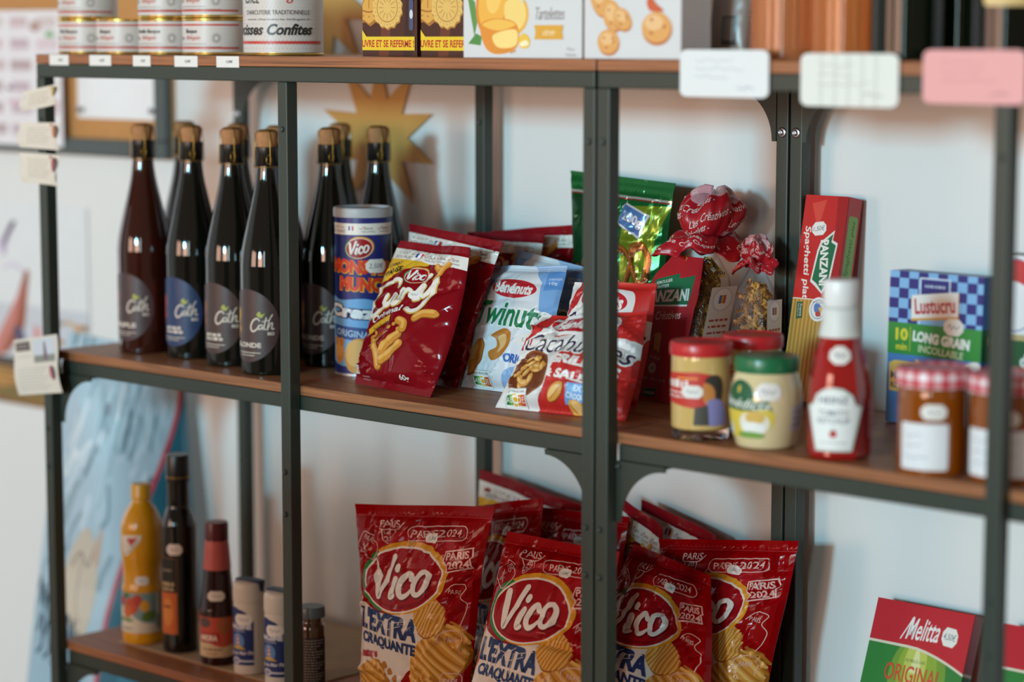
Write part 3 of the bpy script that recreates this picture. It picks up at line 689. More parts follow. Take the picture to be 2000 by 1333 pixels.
# ------------------------------------------------------------------ wine bottles on the top board
def glass_mat(name, h, rough=.03, trans=.9):
    m = mat(h, rough, trans=trans, var=.02, ior=1.36); m.name = name; return m
WINE = smooth_prof([(.030, .0), (.036, .0), (.0385, .003), (.0388, .012), (.0388, .15), (.0385, .175), (.030, .205), (.018, .225), (.0145, .25), (.014, .285), (.014, .285), (.0152, .286), (.0152, .298), (.0135, .30)], 5)
def wine(u, y, hexc, trans, label, group, r=.0388, tagged=False):
    x = x_at(u, y, ZT); t = empty('wine_bottle', (x, y, ZT)); tag(t, label, 'wine bottle', group); k = r/.0388
    lathe('glass_bottle', [(a*k, b) for a, b in WINE], glass_mat('wine_glass', hexc, .03, trans), t)
    lathe('cap_sleeve', [(.0158, .238), (.0158, .238), (.0156, .302), (.013, .304), (.001, .304)], mat('#7a2a34' if trans < .5 else '#d9a79a', .35), t, 32)
    pr = [(r, .08), (r, .15)]; a = Art(70, 70); a.rect('#e6e0d4', 0, 0, 70, 70); a.scrib('#7a6a5c', 14, 56, 22, 5, 3, 5); a.scrib('#7a6a5c', 20, 50, 34, 3, 1.5, 7)
    lay('paper_label', a, drum(pr, TOCAM(x, y)-.5, .8, .085, .15), t, 16, 1, off=.0004)
    if tagged:
        a = Art(60, 60); a.rrect('#e3c184', 0, 0, 60, 60, 5); a.scrib('#c79a4c', 6, 54, 50, 5, 2, 3)
        lay('yellow_tag', a, drum([(r+.001, 0), (r+.001, .2)], TOCAM(x, y), .62, .052, .1), t, 14, 1, off=.001)
    return t
wine(1534, .06, '#f0935c', .6, 'rosé wine bottle on the top board, left one beside the pouches', 'rosé bottles', r=.036)
wine(1653, .055, '#f08a48', .6, 'rosé wine bottle on the top board, right one beside the dark bottles', 'rosé bottles', r=.036)
wine(1770, .05, '#10180e', .25, 'dark green wine bottle next to the rosé, leftmost dark bottle', 'dark wine bottles', r=.036)
wine(1873, .128, '#10200c', .25, 'dark green wine bottle behind the pink card, middle dark bottle', 'dark wine bottles', r=.032)
wine(1966, .05, '#0e120c', .2, 'dark wine bottle with a yellow tag at the right picture edge', 'dark wine bottles', r=.036, tagged=True)

# hand-written cards hooked on the front rail
def card(u0, v0, u1, v1, hexc, label, ink, seed, painted_reflection=False):
    y = -.0022; A, B = on_y(u0, v0, y), on_y(u1, v1, y); w, h = B[0]-A[0], A[2]-B[2]; rg = random.Random(seed)
    a = Art(100, 60); pts = a._rr(0, 0, 100, 60*1., 8); P = [Vector((A[0]+x/100*w, y, A[2]-z/60*h)) for x, z in pts]
    V, F = plate_vf(P, (0, -1, 0), .0012); o = obj('price_card', V, F, mat(hexc, .45, var=.02)); tag(o, label, 'price card', 'hand-written cards on the front rail')
    b = Art(100, 60)
    for yy in (14, 24, 34): b.stroke(ink, [(18+i*6, yy+rg.uniform(-2, 2)) for i in range(rg.randrange(7, 11))], .9)
    b.stroke(ink, [(66+i*3, 47+rg.uniform(-3, 3)) for i in range(7)], 1.6)
    if painted_reflection:
        for k in range(5): b.rect('#d8dcd0', 20+k*14, 1, 22+k*14, 59)  # reflections of the bottles painted on as pale bars
    lay('handwriting', b, flat((A[0], y-.0012, B[2]), (w, 0, 0), (0, 0, h)), o, off=.0002)
card(1330, 97, 1502, 192, '#dfe3e3', 'white hand-written card on the rail below the pouches', '#b4b8c2', 1)
card(1566, 104, 1755, 211, '#dde0da', 'white card with painted reflection streaks on the rail between rosé and dark bottles', '#a9a89c', 2, True)
card(1805, 97, 2003, 206, '#e2a3a2', 'pink hand-written card on the rail at the right', '#c48a8c', 3)

# ------------------------------------------------------------------ large corked bottles
BOT = smooth_prof([(.028, .0), (.034, .0), (.0365, .0025), (.0370, .010), (.0370, .125), (.0368, .140), (.0345, .160), (.0285, .187), (.0222, .213), (.0172, .236), (.0145, .256), (.0138, .272), (.0138, .272), (.0150, .2725), (.0150, .279), (.0138, .280), (.0134, .2875), (.0134, .2875), (.010, .288)], 5)
CORK = mat('#b07a4e', .85, var=.25, scale=220, bump=.3)
BRASS = mat('#b08a3c', .35, metal=.8, var=.06)
def beer_label(base, fig, name, dots):
    a = Art(94, 96); a.ell(base, 47, 48, 46.5, 47.5, n=56)
    a.blob(fig, [(2, 20), (14, 14), (22, 26), (18, 34), (30, 44), (24, 56), (28, 66), (16, 62), (12, 84), (2, 80)], 5)
    a.blob(fig, [(24, 30), (30, 26), (33, 36), (29, 46), (33, 54), (27, 58)], 5)
    for k in range(7): a.ell(base, 8+(k*5 % 17), 30+k*6, 1.3, 2.2, n=8)
    c = '#d6c5b4'
    a.stroke(c, [(67, 41), (63, 38), (57, 42), (54, 50), (57, 55), (63, 52), (66, 47)], [1.6, 2.2, 2.4, 2.6, 2.2, 1.4]); a.stroke(c, [(70, 46), (66, 48), (66, 52), (70, 50), (71, 46), (71, 52)], 1.6)
    a.stroke(c, [(76, 37), (73, 50), (75, 52)], 1.7); a.stroke(c, [(71, 42), (79, 40)], 1.1); a.stroke(c, [(84, 33), (80, 40), (77, 53), (81, 45), (84, 44), (83, 51), (86, 51)], 1.5)
    a.text(c, 'BIO', 82, 57.5, 4.2, 9, bold=.03); a.blob('#a9a73a', [(63, 33), (67, 29), (70, 33), (74, 31), (71, 36), (67, 37)])
    if dots: a.text(c, name, 47, 73, 6.6, dots, bold=.04)
    else: a.scrib(c, 34, 62, 70, 5, 4, 2); a.scrib(c, 34, 66, 75.5, 5, 4, 9)
    a.scrib(c, 30, 68, 83, 2.2, 1.4, 4); a.scrib(c, 34, 60, 86.5, 2.2, 1.3, 6)
    return a
BL = {'triple': beer_label('#4a3838', '#a8473c', 'TRIPLE', 42), 'blue': beer_label('#26395c', '#c2524a', '', 0), 'brown': beer_label('#4a3632', '#a05a30', '', 0), 'blonde': beer_label('#493634', '#c28f26', 'BLONDE', 44)}
G_DARK = mat('#0d0f0b', .05, var=.1, coat=.3); G_BROWN = mat('#341109', .05, var=.2, coat=.3)
def beer(x, y, lab, label, glass=None, turn=0.):
    t = empty('corked_bottle', (x, y, ZM)); tag(t, label, 'bottle', 'large corked bottles on the middle shelf')
    lathe('glass_bottle', BOT, glass or G_DARK, t, 64)
    ck = lathe('cork', [(.0118, .286), (.0122, .2865), (.0135, .296), (.0142, .302), (.0135, .3065), (.009, .3082), (.001, .3084)], CORK, t, 28)
    lathe('cage_cap', [(.0105, .3079), (.0108, .3088), (.008, .3098), (.001, .3100)], BRASS, t, 24)
    lathe('neck_band', [(.0152, .2640), (.0156, .2646), (.0154, .2870), (.0140, .2878)], mat('#15130f', .22), t, 36)
    parts = []
    for k in range(4):
        a = pi/4+k*pi/2+.3; c, s = cos(a), sin(a)
        parts.append(tube_vf([(.0105*c, .0105*s, .3092), (.0150*c, .0150*s, .305), (.0160*c, .0160*s, .29), (.0172*c, .0172*s, .2665), (.0165*c, .0165*s, .2625)], .00055, 5))
    parts.append(tube_vf([(.0163*cos(q*pi/12), .0163*sin(q*pi/12), .2625) for q in range(24)], .0006, 5, True))
    V, F, _ = join(parts); obj('wire_cage', V, F, BRASS, t, True)
    loop = [(.0165*cos(-.6)+.004*cos(q*pi/6)*.3, .0165*sin(-.6)+.003*cos(q*pi/6), .272+.006*sin(q*pi/6)) for q in range(12)]
    tube('cage_twist', loop, .0006, BRASS, t, 5, True)
    lay('oval_label', BL[lab], drum(BOT, -pi/2+turn, 1.22, .016, .110), t, 40, 4, off=.0003, dl=.00003, fin=dict(rough=.38, var=.05, scale=40))
    return t
for u, vb, lab, g, d in ((286, 692, 'triple', G_BROWN, 'reddish brown corked bottle, leftmost at the shelf end'), (380, 703, 'blue', None, 'dark corked bottle with the blue oval label, second from left'), (458, 718, 'brown', None, 'dark corked bottle third from left between blue label and post'), (527, 735, 'blonde', None, 'dark corked bottle with blonde label just left of the middle post')):
    p = foot(u, vb, ZM, .037); beer(p[0], p[1], lab, d, g)
for u, y, lab, d in ((361, .205, 'triple', 'dark corked bottle standing behind the blue labelled bottle'), (466, .195, 'brown', 'dark corked bottle behind the third front bottle'), (541, .175, 'blue', 'dark corked bottle behind the blonde bottle, mostly behind the post'), (644, .178, 'blonde', 'dark corked bottle right of the post beside the blue snack tube'), (664, .300, 'brown', 'dark corked bottle close behind the one right of the post'), (739, .262, 'triple', 'dark corked bottle standing behind the blue snack tube')):
    beer(x_at(u, y, ZM+.25), y, lab, d)

# ------------------------------------------------------------------ shared bits of print
def logo_oval(a, cx, cy, rx, ry, rot=8, k=1.):
    """red oval with green and yellow crescents and a white script word"""
    a.ell('#d9982a', cx+rx*.03, cy-ry*.02, rx*1.03, ry*1.04, rot); a.poly('#2f7d3c', np.r_[a._el(cx, cy, rx*1.05, ry*1.05, rot, 30, 120, 235), a._el(cx+rx*.06, cy, rx*.98, ry*.98, rot, 30, 235, 120)])
    a.ell('#e6ded4', cx, cy+ry*.03, rx*.96, ry*.95, rot); a.ell('#9e121c', cx, cy+ry*.04, rx*.92, ry*.90, rot); a.ell('#860e17', cx+rx*.05, cy+ry*.3, rx*.75, ry*.55, rot)
    a.ell('#9e121c', cx+rx*.02, cy+ry*.18, rx*.80, ry*.58, rot)
    w = '#e9e2da'; q = ry
    for col, dx, dy in (('#6d1018', .035, .06), (w, 0, 0)):
        Y = lambda L: [(cx+(x+dx)*rx*.96, cy+(y+dy)*ry*.96) for x, y in L]
        a.stroke(col, Y([(-.64, -.39), (-.62, .1), (-.585, .60), (-.50, .42), (-.34, -.08), (-.19, -.62)]), [q*.26, q*.26, q*.17, q*.15, q*.18, q*.2])
        a.stroke(col, Y([(-.13, .04), (-.21, .36), (-.22, .56), (-.13, .54)]), [q*.2, q*.23, q*.2, q*.12]); a.stroke(col, Y([(-.085, -.27), (-.06, -.34)]), q*.2)
        a.stroke(col, Y([(.27, -.02), (.19, -.16), (.05, .05), (.0, .34), (.08, .53), (.22, .46), (.34, .26)]), [q*.2, q*.16, q*.2, q*.22, q*.17, q*.13, q*.08])
        a.stroke(col, Y([(.60, -.26), (.45, -.18), (.36, .10), (.38, .38), (.50, .42), (.65, .18), (.69, -.10), (.60, -.26)]), [q*.14, q*.16, q*.2, q*.16, q*.14, q*.18, q*.19, q*.14])
def puff(a, pts, w, col='#cf8a34'):
    a.stroke('#8d4f1c', [(x+w*.07, y+w*.1) for x, y in pts], w*1.08); a.stroke(col, pts, w); a.stroke('#e2aa58', [(x-w*.1, y-w*.18) for x, y in pts], w*.42)
def peanut(a, x, y, k=1., rot=0, col='#d99a44'):
    b = Art(20, 12); b.ell('#8d5420', 10.4, 6.6, 9.6, 5.4); b.ell(col, 10, 6, 9.4, 5.2); b.ell('#e9bd78', 8.5, 4.6, 6.2, 2.4); b.stroke('#b57630', [(2, 7), (10, 7.6), (18, 6.6)], .7); a.sub(b, x, y, k, rot)
def claim_band(a, x0, y, x1, h, slope=0.):
    """white strip: taste claim, tricolour flag, three ticked claims"""
    a.poly('#e6e1d8', [(x0, y), (x1, y+slope), (x1, y+slope+h), (x0, y+h)]); w = x1-x0; c = '#4a4038'; sl = -math.degrees(atan2(slope, w))
    yy = lambda f: y+slope*f+h*.5
    a.text(c, 'Le GOÛT du', x0+w*.2, yy(.2)-h*.2, h*.27, w*.22, rot=sl); a.text(c, 'BIEN FAIRE', x0+w*.2, yy(.2)+h*.2, h*.27, w*.24, rot=sl); flag(a, x0+w*.38, yy(.38)-h*.08, h*.055, rot=sl)
    for k in range(3):
        f = .53+k*.17; a.stroke('#b5483c', [(x0+w*(f-.07), yy(f)-h*.1), (x0+w*(f-.055), yy(f)), (x0+w*(f-.03), yy(f)-h*.24)], h*.045); a.text(c, 'Sans', x0+w*(f+.01), yy(f)-h*.1, h*.26, w*.085, rot=sl, shear=.15); a.text(c, ('Huile de Palme', 'Colorant', 'Conservateur')[k], x0+w*(f+.01), yy(f)+h*.2, h*.16, w*.12, rot=sl)

# ------------------------------------------------------------------ snack tube
tp = foot(711, 737, ZM, .0365); th = z_at(tp[0], tp[1], 404)-ZM
t = empty('snack_tube', (tp[0], tp[1], ZM)); tag(t, 'blue cardboard snack tube with a grey plastic lid beside the bottles', 'snack tube')
R_ = .0362
lathe('tube_body', [(R_*.97, 0), (R_, .0004), (R_, .003), (R_*.985, .0036), (R_*.985, th-.012), (R_*.97, th-.011)], mat('#20296a', .35, var=.04), t)
lathe('tube_rim', [(R_*.98, 0), (R_*1.012, .0003), (R_*1.012, .0032), (R_*.98, .0036)], mat('#c9c9cc', .3, metal=.7), t)
lathe('lid', [(R_*1.0, th-.0125), (R_*1.035, th-.012), (R_*1.045, th-.008), (R_*1.04, th-.0015), (R_*1.0, th), (R_*.93, th), (R_*.91, th-.003), (.001, th-.003)], mat('#aeb0b2', .4, var=.03), t)
def tube_art():
    a = Art(150, 205); a.rect('#232c70', 0, 0, 150, 205); claim_band(a, 0, 7, 150, 15); logo_oval(a, 68, 39, 20, 14)
    a.blob('#6fa6d6', [(0, 112), (18, 104), (40, 108), (75, 106), (106, 112), (128, 100), (122, 112), (118, 124), (112, 150), (112, 205), (40, 205), (0, 205)], 5); a.blob('#232c70', [(0, 186), (40, 196), (80, 192), (112, 176), (130, 205), (60, 215), (0, 215)], 4)
    a.rrect('#d9d4c8', 124, 24, 146, 104, 4); a.ell('#b98a3c', 135, 78, 5.5, 20); a.scrib('#6a6458', 127, 143, 32, 3, 1.6, 3); a.scrib('#6a6458', 127, 143, 38, 3, 1.6, 5); a.scrib('#6a6458', 127, 143, 44, 3, 1.6, 6)
    for tx, y, w, x in (('MONSTER', 64, 96, 70), ('MUNCH', 87, 74, 76)):
        a.text('#e0a02c', tx, x+1.5, y+1, 20, w+6, rot=-3, bold=.1); a.text('#d63f26', tx, x, y, 19, w, rot=-3, bold=.06)
    a.otext('#dfe6ea', '#1c2556', 'Crazy', 62, 126, 22, 98, o=.07, rot=-4, bold=.06); a.poly('#2a4a86', [(22, 141), (92, 146), (97, 160), (90, 164), (26, 158)]); a.text('#a9c4dc', 'ORIGINAL', 59, 152.5, 9, 58, rot=-5, bold=.02)
    a.ell('#c98a3e', 34, 176, 11, 17, 6); a.ell('#d99f54', 33, 172, 9, 12, 6); a.ell('#bd7f38', 28, 163, 5, 6); a.ell('#bd7f38', 41, 164, 5, 6)
    a.ell('#c98f46', 66, 182, 20, 24, -14); a.ell('#dfab63', 63, 178, 16, 18, -14); a.ell('#c98f46', 92, 166, 8, 12, -20); a.sub(sticker(1, '2,50€', 30, 18), 92, 63)
    return a
lay('tube_print', tube_art(), drum([(R_*.985, 0), (R_*.985, .3)], TOCAM(tp[0], tp[1])+.03, 1.95, .004, th-.0125), t, 56, 2, off=.0003, dl=.00003, fin=dict(rough=.3, var=.03, scale=30))

# ------------------------------------------------------------------ dark red puff bags
def puff_art():
    a = Art(100, 152); X = lambda L: [(55+(x-50)/1.16, y) for x, y in L]
    a.rect('#84161f', 0, 0, 100, 8); claim_band(a, 0, 8, 100, 13, 2.5)
    a.poly('#d8a92a', X([(-12, 20), (-14, 50), (0, 44), (14, 36), (30, 29), (52, 22.5), (40, 20.6)])); a.text('#3a2a18', 'FORMAT', 15, 26.5, 4.2, 19, rot=16, bold=.03); a.text('#2c2014', 'PAUSE', 16.5, 33.5, 6.2, 24, rot=16, bold=.05)
    for l, w in (([(66, 24), (70, 27), (75, 26)], 6.5), ([(82, 20), (76, 27), (70, 37)], 5), ([(62, 79), (70, 74), (83, 72)], 8), ([(15, 106), (22, 118), (28, 132)], 8), ([(31, 117), (38, 107), (49, 98)], 8.5), ([(31, 126), (42, 118), (53, 107)], 8), ([(43, 84), (50, 86), (52, 92)], 8)): puff(a, X(l), w)
    logo_oval(a, 49, 36, 13.5, 8.8)
    L = [[(27, 49), (26, 43.5), (20, 43), (9, 48), (-1, 57), (-7, 68), (-7, 79), (-1, 83), (7, 79), (17, 69)], [(17, 60), (13, 69), (16.5, 71), (22, 67), (28, 58), (25, 66), (28, 68.5), (33, 64)], [(35, 52), (33, 64), (36, 57), (40, 52), (44, 52)], [(61, 33), (57, 43), (51.5, 54), (50.5, 60), (55, 59)], [(60.5, 45), (57.5, 53), (61, 56), (68, 50), (75, 36)], [(75, 36), (74, 46), (70, 58), (62, 69), (53, 73), (45, 70.5)]]
    L = [X(l) for l in L]
    for l in L: a.stroke('#c9a050', [(x+.6, y+1) for x, y in l], 5.2)
    for l in L: a.stroke('#e8dfd2', l, [3.6, 4.4, 3.8])
    a.text('#e6dfd6', 'Original', 31, 80, 8.2, 38, rot=27, bold=.02, shear=.3); a.poly('#d3a02a', X([(1, 97), (31, 80), (32, 87), (0, 105)])); a.text('#6d2a1c', 'Cacahuète', 30, 92.6, 4.6, 26, rot=29, bold=.015, shear=.2)
    for x, y in ((24, 99), (30, 106), (44, 88), (50, 92), (40, 92), (54, 99), (20, 104)): a.blob('#c98e3a', [(x, y), (x+3, y-1), (x+3.4, y+2), (x+.6, y+3)], 3)
    a.blob('#a84a22', [(24, 106), (32, 99), (40, 98), (30, 106)], 4); a.stroke('#c9a26a', [(22, 115), (32, 106), (42, 97)], .8)
    a.sub(sticker(2, None, 12, 8), 55, 56, rot=12)
    a.text('#e0d6cc', '60g', 70, 139, 6, 11, bold=.02); a.sub(nutri(), 4, 138, .38); a.scrib('#c9a8a4', 12, 24, 143, 2, .7, 3); a.scrib('#c9a8a4', 12, 22, 145.5, 2, .7, 5)
    return a
A_PUFF = puff_art()
def bag_thing(name, B, base, art, label, cat, group, sides=None, finish=FOIL, pname='front_print', mb=None):
    o = B.mesh(name, mat(base, **finish), mb=mat(mb, **finish) if mb else None); tag(o, label, cat, group)
    if art: lay(pname, art, B.S, o, B.nu, B.nv, off=.00035, dl=.00004, fin=finish)
    return o
RB = '#820a16'
def puffbag(c, seed, label, T=.032, **k): return bag_thing('puff_snack_bag', Bag(*c, T=T, seed=seed, seal=.06, amp=k.pop('amp', .0062), **k), RB, A_PUFF, label, 'snack bag', 'dark red puff snack bags')
puffbag(corners(ZM, (693, 750), (840, 778), (782, 471), (923, 487)), 11, 'dark red puff snack bag in front with a big white script word', waist=-.06, T=.021, amp=.0046)
puffbag(corners(ZM, (776, 738), (893, 760), (800, 438), (984, 474)), 12, 'dark red puff snack bag right behind the front one', T=.017)
puffbag(((x_at(885, .265, ZM), .265, ZM), (x_at(1032, .265, ZM), .265, ZM), on_y(916, 455, .30), on_y(1063, 458, .30)), 13, 'dark red puff snack bag in the back row, left of the two', T=.026)
puffbag(((x_at(925, .32, ZM), .32, ZM), (x_at(1088, .32, ZM), .32, ZM), on_y(958, 452, .338), on_y(1127, 440, .338)), 14, 'dark red puff snack bag in the back row, nearest the wall', T=.02)

# ------------------------------------------------------------------ blue and white peanut bags
def oval_brand(a, cx, cy, w, h, rot=-3):
    a.ell('#e9e6e2', cx, cy, w/2, h/2, rot); a.ell('#c2242e', cx, cy, w/2-.9, h/2-.9, rot); a.text('#ede8e2', 'Bénénuts', cx, cy-.3, h*.56, w*.82, rot=rot, bold=.04)
def twin_art():
    a = Art(100, 135); a.rect('#dfe2e6', 0, 0, 100, 135); a.poly('#7fabdc', [(0, 0), (30, 0), (20, 16), (10, 40), (0, 60)]); a.poly('#7fabdc', [(58, 0), (100, 0), (100, 62), (88, 60), (78, 20)]); a.poly('#5d92cf', [(82, 10), (100, 4), (100, 26), (84, 30)]); a.text('#e3e8ee', 'À PARTAGER', 92, 16, 3, 13, rot=8); a.text('#e3e8ee', '10g', 91, 21, 4, 8, rot=8)
    for k in range(3): a.rect('#c9d0da', 0, 1+k*2.4, 100, 2+k*2.4)
    oval_brand(a, 48, 28, 60, 22, -5); a.otext('#1e7a4a', '#eef0ee', 'Twinuts', 50, 56, 27, 92, o=.05, rot=-4, bold=.025)
    a.ell('#8d4f1c', 17, 103, 12, 21, -28); a.ell('#c98232', 16, 102, 11.4, 20, -28); a.ell('#e0a860', 13, 96, 5, 11, -28); a.blob('#c47b2c', [(38, 80), (50, 72), (60, 76), (60, 90), (52, 102), (42, 106), (38, 98), (46, 92), (44, 84)], 5); a.blob('#e7b877', [(46, 82), (54, 78), (56, 88), (48, 98), (50, 90)], 4)
    a.text('#2f63b4', 'ORIGINAL', 80, 103, 9.5, 48, rot=-4, bold=.05); a.blob('#8db3de', [(58, 118), (72, 110), (100, 112), (100, 140), (62, 140)], 4); a.stroke('#b9cfe8', [(64, 112), (72, 120), (84, 120), (92, 112)], .8, smooth=False); a.ell('#c98232', 78, 122, 8, 6, 10); a.ell('#e3ad63', 77, 120, 5, 3, 10)
    a.sub(nutri(), 31, 125, .85, rot=-2); a.rrect('#e2e6ea', 0, 112, 7, 130, 2); a.text('#5a7ab0', 'n°', 3.5, 126, 4); a.stroke('#b6cbe6', [(62, 84), (70, 80), (80, 88), (92, 86)], .7, smooth=False)
    s_ = sticker(0, '1,65€', 26, 11); a.sub(s_, 82, 82, rot=3); return a
A_TWIN = twin_art()
def twinbag(c, seed, label, **k): return bag_thing('coated_peanut_bag', Bag(*c, T=.022, seed=seed, seal=.05, waist=-.01, amp=.0040, **k), '#cfd8e4', A_TWIN, label, 'snack bag', 'blue and white peanut bags', finish=dict(rough=.42, var=.03, scale=25))
twinbag(corners(ZM, (901, 757), (1050, 776), (964, 524), (1107, 518)), 21, 'blue and white coated peanut bag in front, green word across it')
twinbag(((x_at(965, .225, ZM), .225, ZM), (x_at(1098, .225, ZM), .225, ZM), on_y(1008, 488, .265), on_y(1140, 522, .265)), 22, 'blue and white coated peanut bag standing behind its twin')

# ------------------------------------------------------------------ bright red roasted peanut bags
def roast_art():
    a = Art(100, 84); a.rect('#c32a26', 0, 0, 100, 84); a.poly('#e4e0dc', [(0, 0), (42, 0), (30, 26), (100, 26), (100, 38), (44, 40), (34, 84), (0, 84)]); a.poly('#c32a26', [(9, 0), (24, 0), (10, 36), (2, 36)])
    a.rrect('#e4e0dc', 18, 5, 84, 26, 9, rot=-4); oval_brand(a, 49, 14.5, 58, 19, -4)
    a.otext('#2c2440', '#e9e5e0', 'Cacahuètes', 52, 34, 15, 92, o=.08, rot=-6, bold=.0, shear=.35)
    a.text('#ece6e0', 'GRILLÉES', 64, 49, 9.5, 54, rot=-7, bold=.06, shear=.15); a.text('#ece6e0', '& SALÉES', 58, 60, 8, 44, rot=-7, bold=.05, shear=.15)
    a.ell('#8a4a20', 21, 57, 17, 20, 22); a.ell('#6e3414', 21, 57, 15.6, 18.6, 22); rg = random.Random(2)
    for k in range(22):
        r = sqrt(rg.random())*.86; t = rg.uniform(0, 6.3); peanut(a, 21+r*13*cos(t), 57+r*16*sin(t), .44, rg.uniform(0, 180))
    a.poly('#6d9fd4', [(58, 66), (83, 65), (82, 77), (57, 79)]); a.text('#dbe8f2', 'EXTRA', 70, 69.2, 4, 14, rot=-2, bold=.03); a.text('#dbe8f2', 'CROQUANTES', 70, 74.8, 4, 23, rot=-2, bold=.03)
    peanut(a, 49, 72, .8, 50); peanut(a, 67, 82, .9, -30, '#dfa550'); a.sub(nutri(), 17, 77, .62); return a
A_ROAST = roast_art()
def roastbag(c, seed, label, **k): return bag_thing('roasted_peanut_bag', Bag(*c, seed=seed, seal=.05, waist=-.01, amp=.0048, **k), '#c32a26', A_ROAST, label, 'snack bag', 'bright red peanut bags', finish=dict(rough=.36, var=.03, scale=25))
roastbag(corners(ZM, (968, 798), (1222, 824), (1058, 616), (1268, 612), 34), 31, 'bright red roasted peanut bag in front, lying back near the shelf edge', T=.028)
roastbag(((x_at(1085, .155, ZM), .155, ZM), (x_at(1243, .155, ZM), .155, ZM), on_y(1122, 552, .20), on_y(1286, 556, .20)), 32, 'bright red roasted peanut bag behind the front one, right of the post', T=.024)

# ------------------------------------------------------------------ green pretzel bag
def pretzel(a, x, y, k, rot=0):
    b = Art(60, 50); L = [[(30, 46), (14, 34), (6, 18), (14, 6), (26, 10), (32, 24), (44, 44)], [(30, 46), (46, 34), (54, 18), (46, 6), (34, 10), (28, 24), (16, 44)]]
    for l in L: b.stroke('#5a2a10', [(p+1, q+1.2) for p, q in l], 6.6)
    for l in L: b.stroke('#9a5524', l, 5.6); b.stroke('#c07a3c', [(p-.8, q-1) for p, q in l], 2)
    for j in range(10): b.ell('#e6dcc8', 10+(j*17 % 40), 8+(j*11 % 30), .9, n=6)
    a.sub(b, x, y, k, rot)
def pretzel_art():
    a = Art(100, 130); a.rect('#1c6a34', 0, 0, 100, 130); a.rect('#b9c0b4', 0, 11.5, 100, 13); a.rect('#9c2f2c', 0, 13, 100, 13.8); a.poly('#7d9428', [(52, 130), (62, 18), (100, 15), (86, 60), (70, 130)]); a.poly('#0f4a26', [(0, 14), (40, 14), (26, 60), (0, 90)]); a.poly('#15552c', [(68, 100), (100, 60), (100, 130), (62, 130)])
    a.poly('#e6eaf0', [(59, 15), (84, 22), (78, 38), (55, 30)]); a.poly('#5a86c4', [(60, 16.5), (82.4, 22.8), (77, 36), (56.5, 29)]); a.text('#e6eaf0', '200g', 70, 26.5, 8, 19, rot=-14, bold=.03)
    pretzel(a, 70, 58, .78, 8); pretzel(a, 84, 84, .6, -50); pretzel(a, 20, 66, .5, 20)
    a.text('#c9b92c', 'a', 8, 99, 18, 13, rot=-6, bold=.08); a.text('#c9b92c', 'el', 70, 96, 22, 18, rot=-6, bold=.07); return a
bag_thing('pretzel_bag', Bag((x_at(1118, .305, ZM), .305, ZM), (x_at(1282, .305, ZM), .305, ZM), on_y(1108, 333, .335), on_y(1326, 360, .335), T=.026, seed=41, seal=.09, waist=.05, amp=.0075, wave=.005), '#175a2e', pretzel_art(), 'shiny green pretzel bag standing upright against the wall', 'snack bag', None, finish=dict(rough=.24, metal=.45, var=.05, scale=25))

# ------------------------------------------------------------------ pasta bags with gathered red tops
def spiral_vf(L=.026, r=.0042, turns=2.6, n=22, blades=3):
    V, F = [], []
    for b in range(blades):
        o = len(V)
        for i in range(n+1):
            t = i/n; a = 2*pi*turns*t+2*pi*b/blades; x = (t-.5)*L
            for q, w in ((.12, 0), (1, .22)): V.append((x, r*q*cos(a+w), r*q*sin(a+w)))
        for i in range(n): F.append((o+2*i, o+2*i+1, o+2*i+3, o+2*i+2))
    return V, F
PASTA = mat('#c98f3c', .5, var=.12, scale=90); SPV, SPF = spiral_vf()
SPM = obj('pasta_spiral', SPV, SPF, PASTA, smooth=True); SPMESH = SPM.data; bpy.data.objects.remove(SPM)
def pasta_front():
    a = Art(120, 200); a.rect('#b0252c', 0, 0, 120, 200); a.poly('#1f6a44', [(10, 42), (60, 28), (64, 36), (106, 28), (100, 76), (4, 86), (6, 66)]); a.poly('#e3dcd4', [(4, 86), (100, 76), (100, 79), (4, 89)])
    a.text('#d9d6cc', 'SEMOULIER', 32, 44, 5.5, 36, rot=14, bold=.02); a.text('#d9d6cc', 'PASTIER', 34, 52, 5.5, 26, rot=14, bold=.02); a.text('#e9e4dc', 'PANZANI', 52, 66, 20, 92, rot=8, bold=.04)
    a.text('#e6c9c0', 'Les Créatives', 52, 99, 14, 78, rot=8, shear=.25, bold=.01)
    for k in range(7): a.stroke('#dcae5c', [(46+k*.8, 132+k*4), (55, 129+k*4), (60+k*.4, 134+k*4)], 4.4); a.stroke('#b57f30', [(47+k*.8, 134.5+k*4), (55, 131.5+k*4)], .9)
    a.arc('#d8a7a0', 52, 140, 14, 9, 120, 250, .9); a.text('#e4d5cc', 'FUSILLI', 56, 169, 6, 26, bold=.01); a.scrib('#d8a7a0', 44, 68, 175, 2, .8, 3); a.ell('#dcd4cc', 54, 187, 9.5); a.ell('#b9b0b4', 54, 187, 7.6); a.ell('#e6e0d8', 54, 187, 6.4); a.rect('#5560a0', 51, 183, 53, 190); a.rect('#b84a48', 55, 183, 57, 190); return a
def pasta_low():
    a = pasta_front(); b = Art(120, 240); b.L = [(c, v, t) if i else ('#b0252c', np.array([(0, 0), (120, 0), (120, 240), (0, 240)], float), t) for i, (c, v, t) in enumerate(a.L)]
    b.text('#e0cfc8', 'CUISSON 12 MIN. AL DENTE', 58, 205, 5, 64); b.poly('#2b6a48', [(44, 222), (72, 219), (70, 234), (42, 235)]); b.text('#e3dcd4', 'PANZANI', 57, 228, 5, 24, rot=4, bold=.02); return b
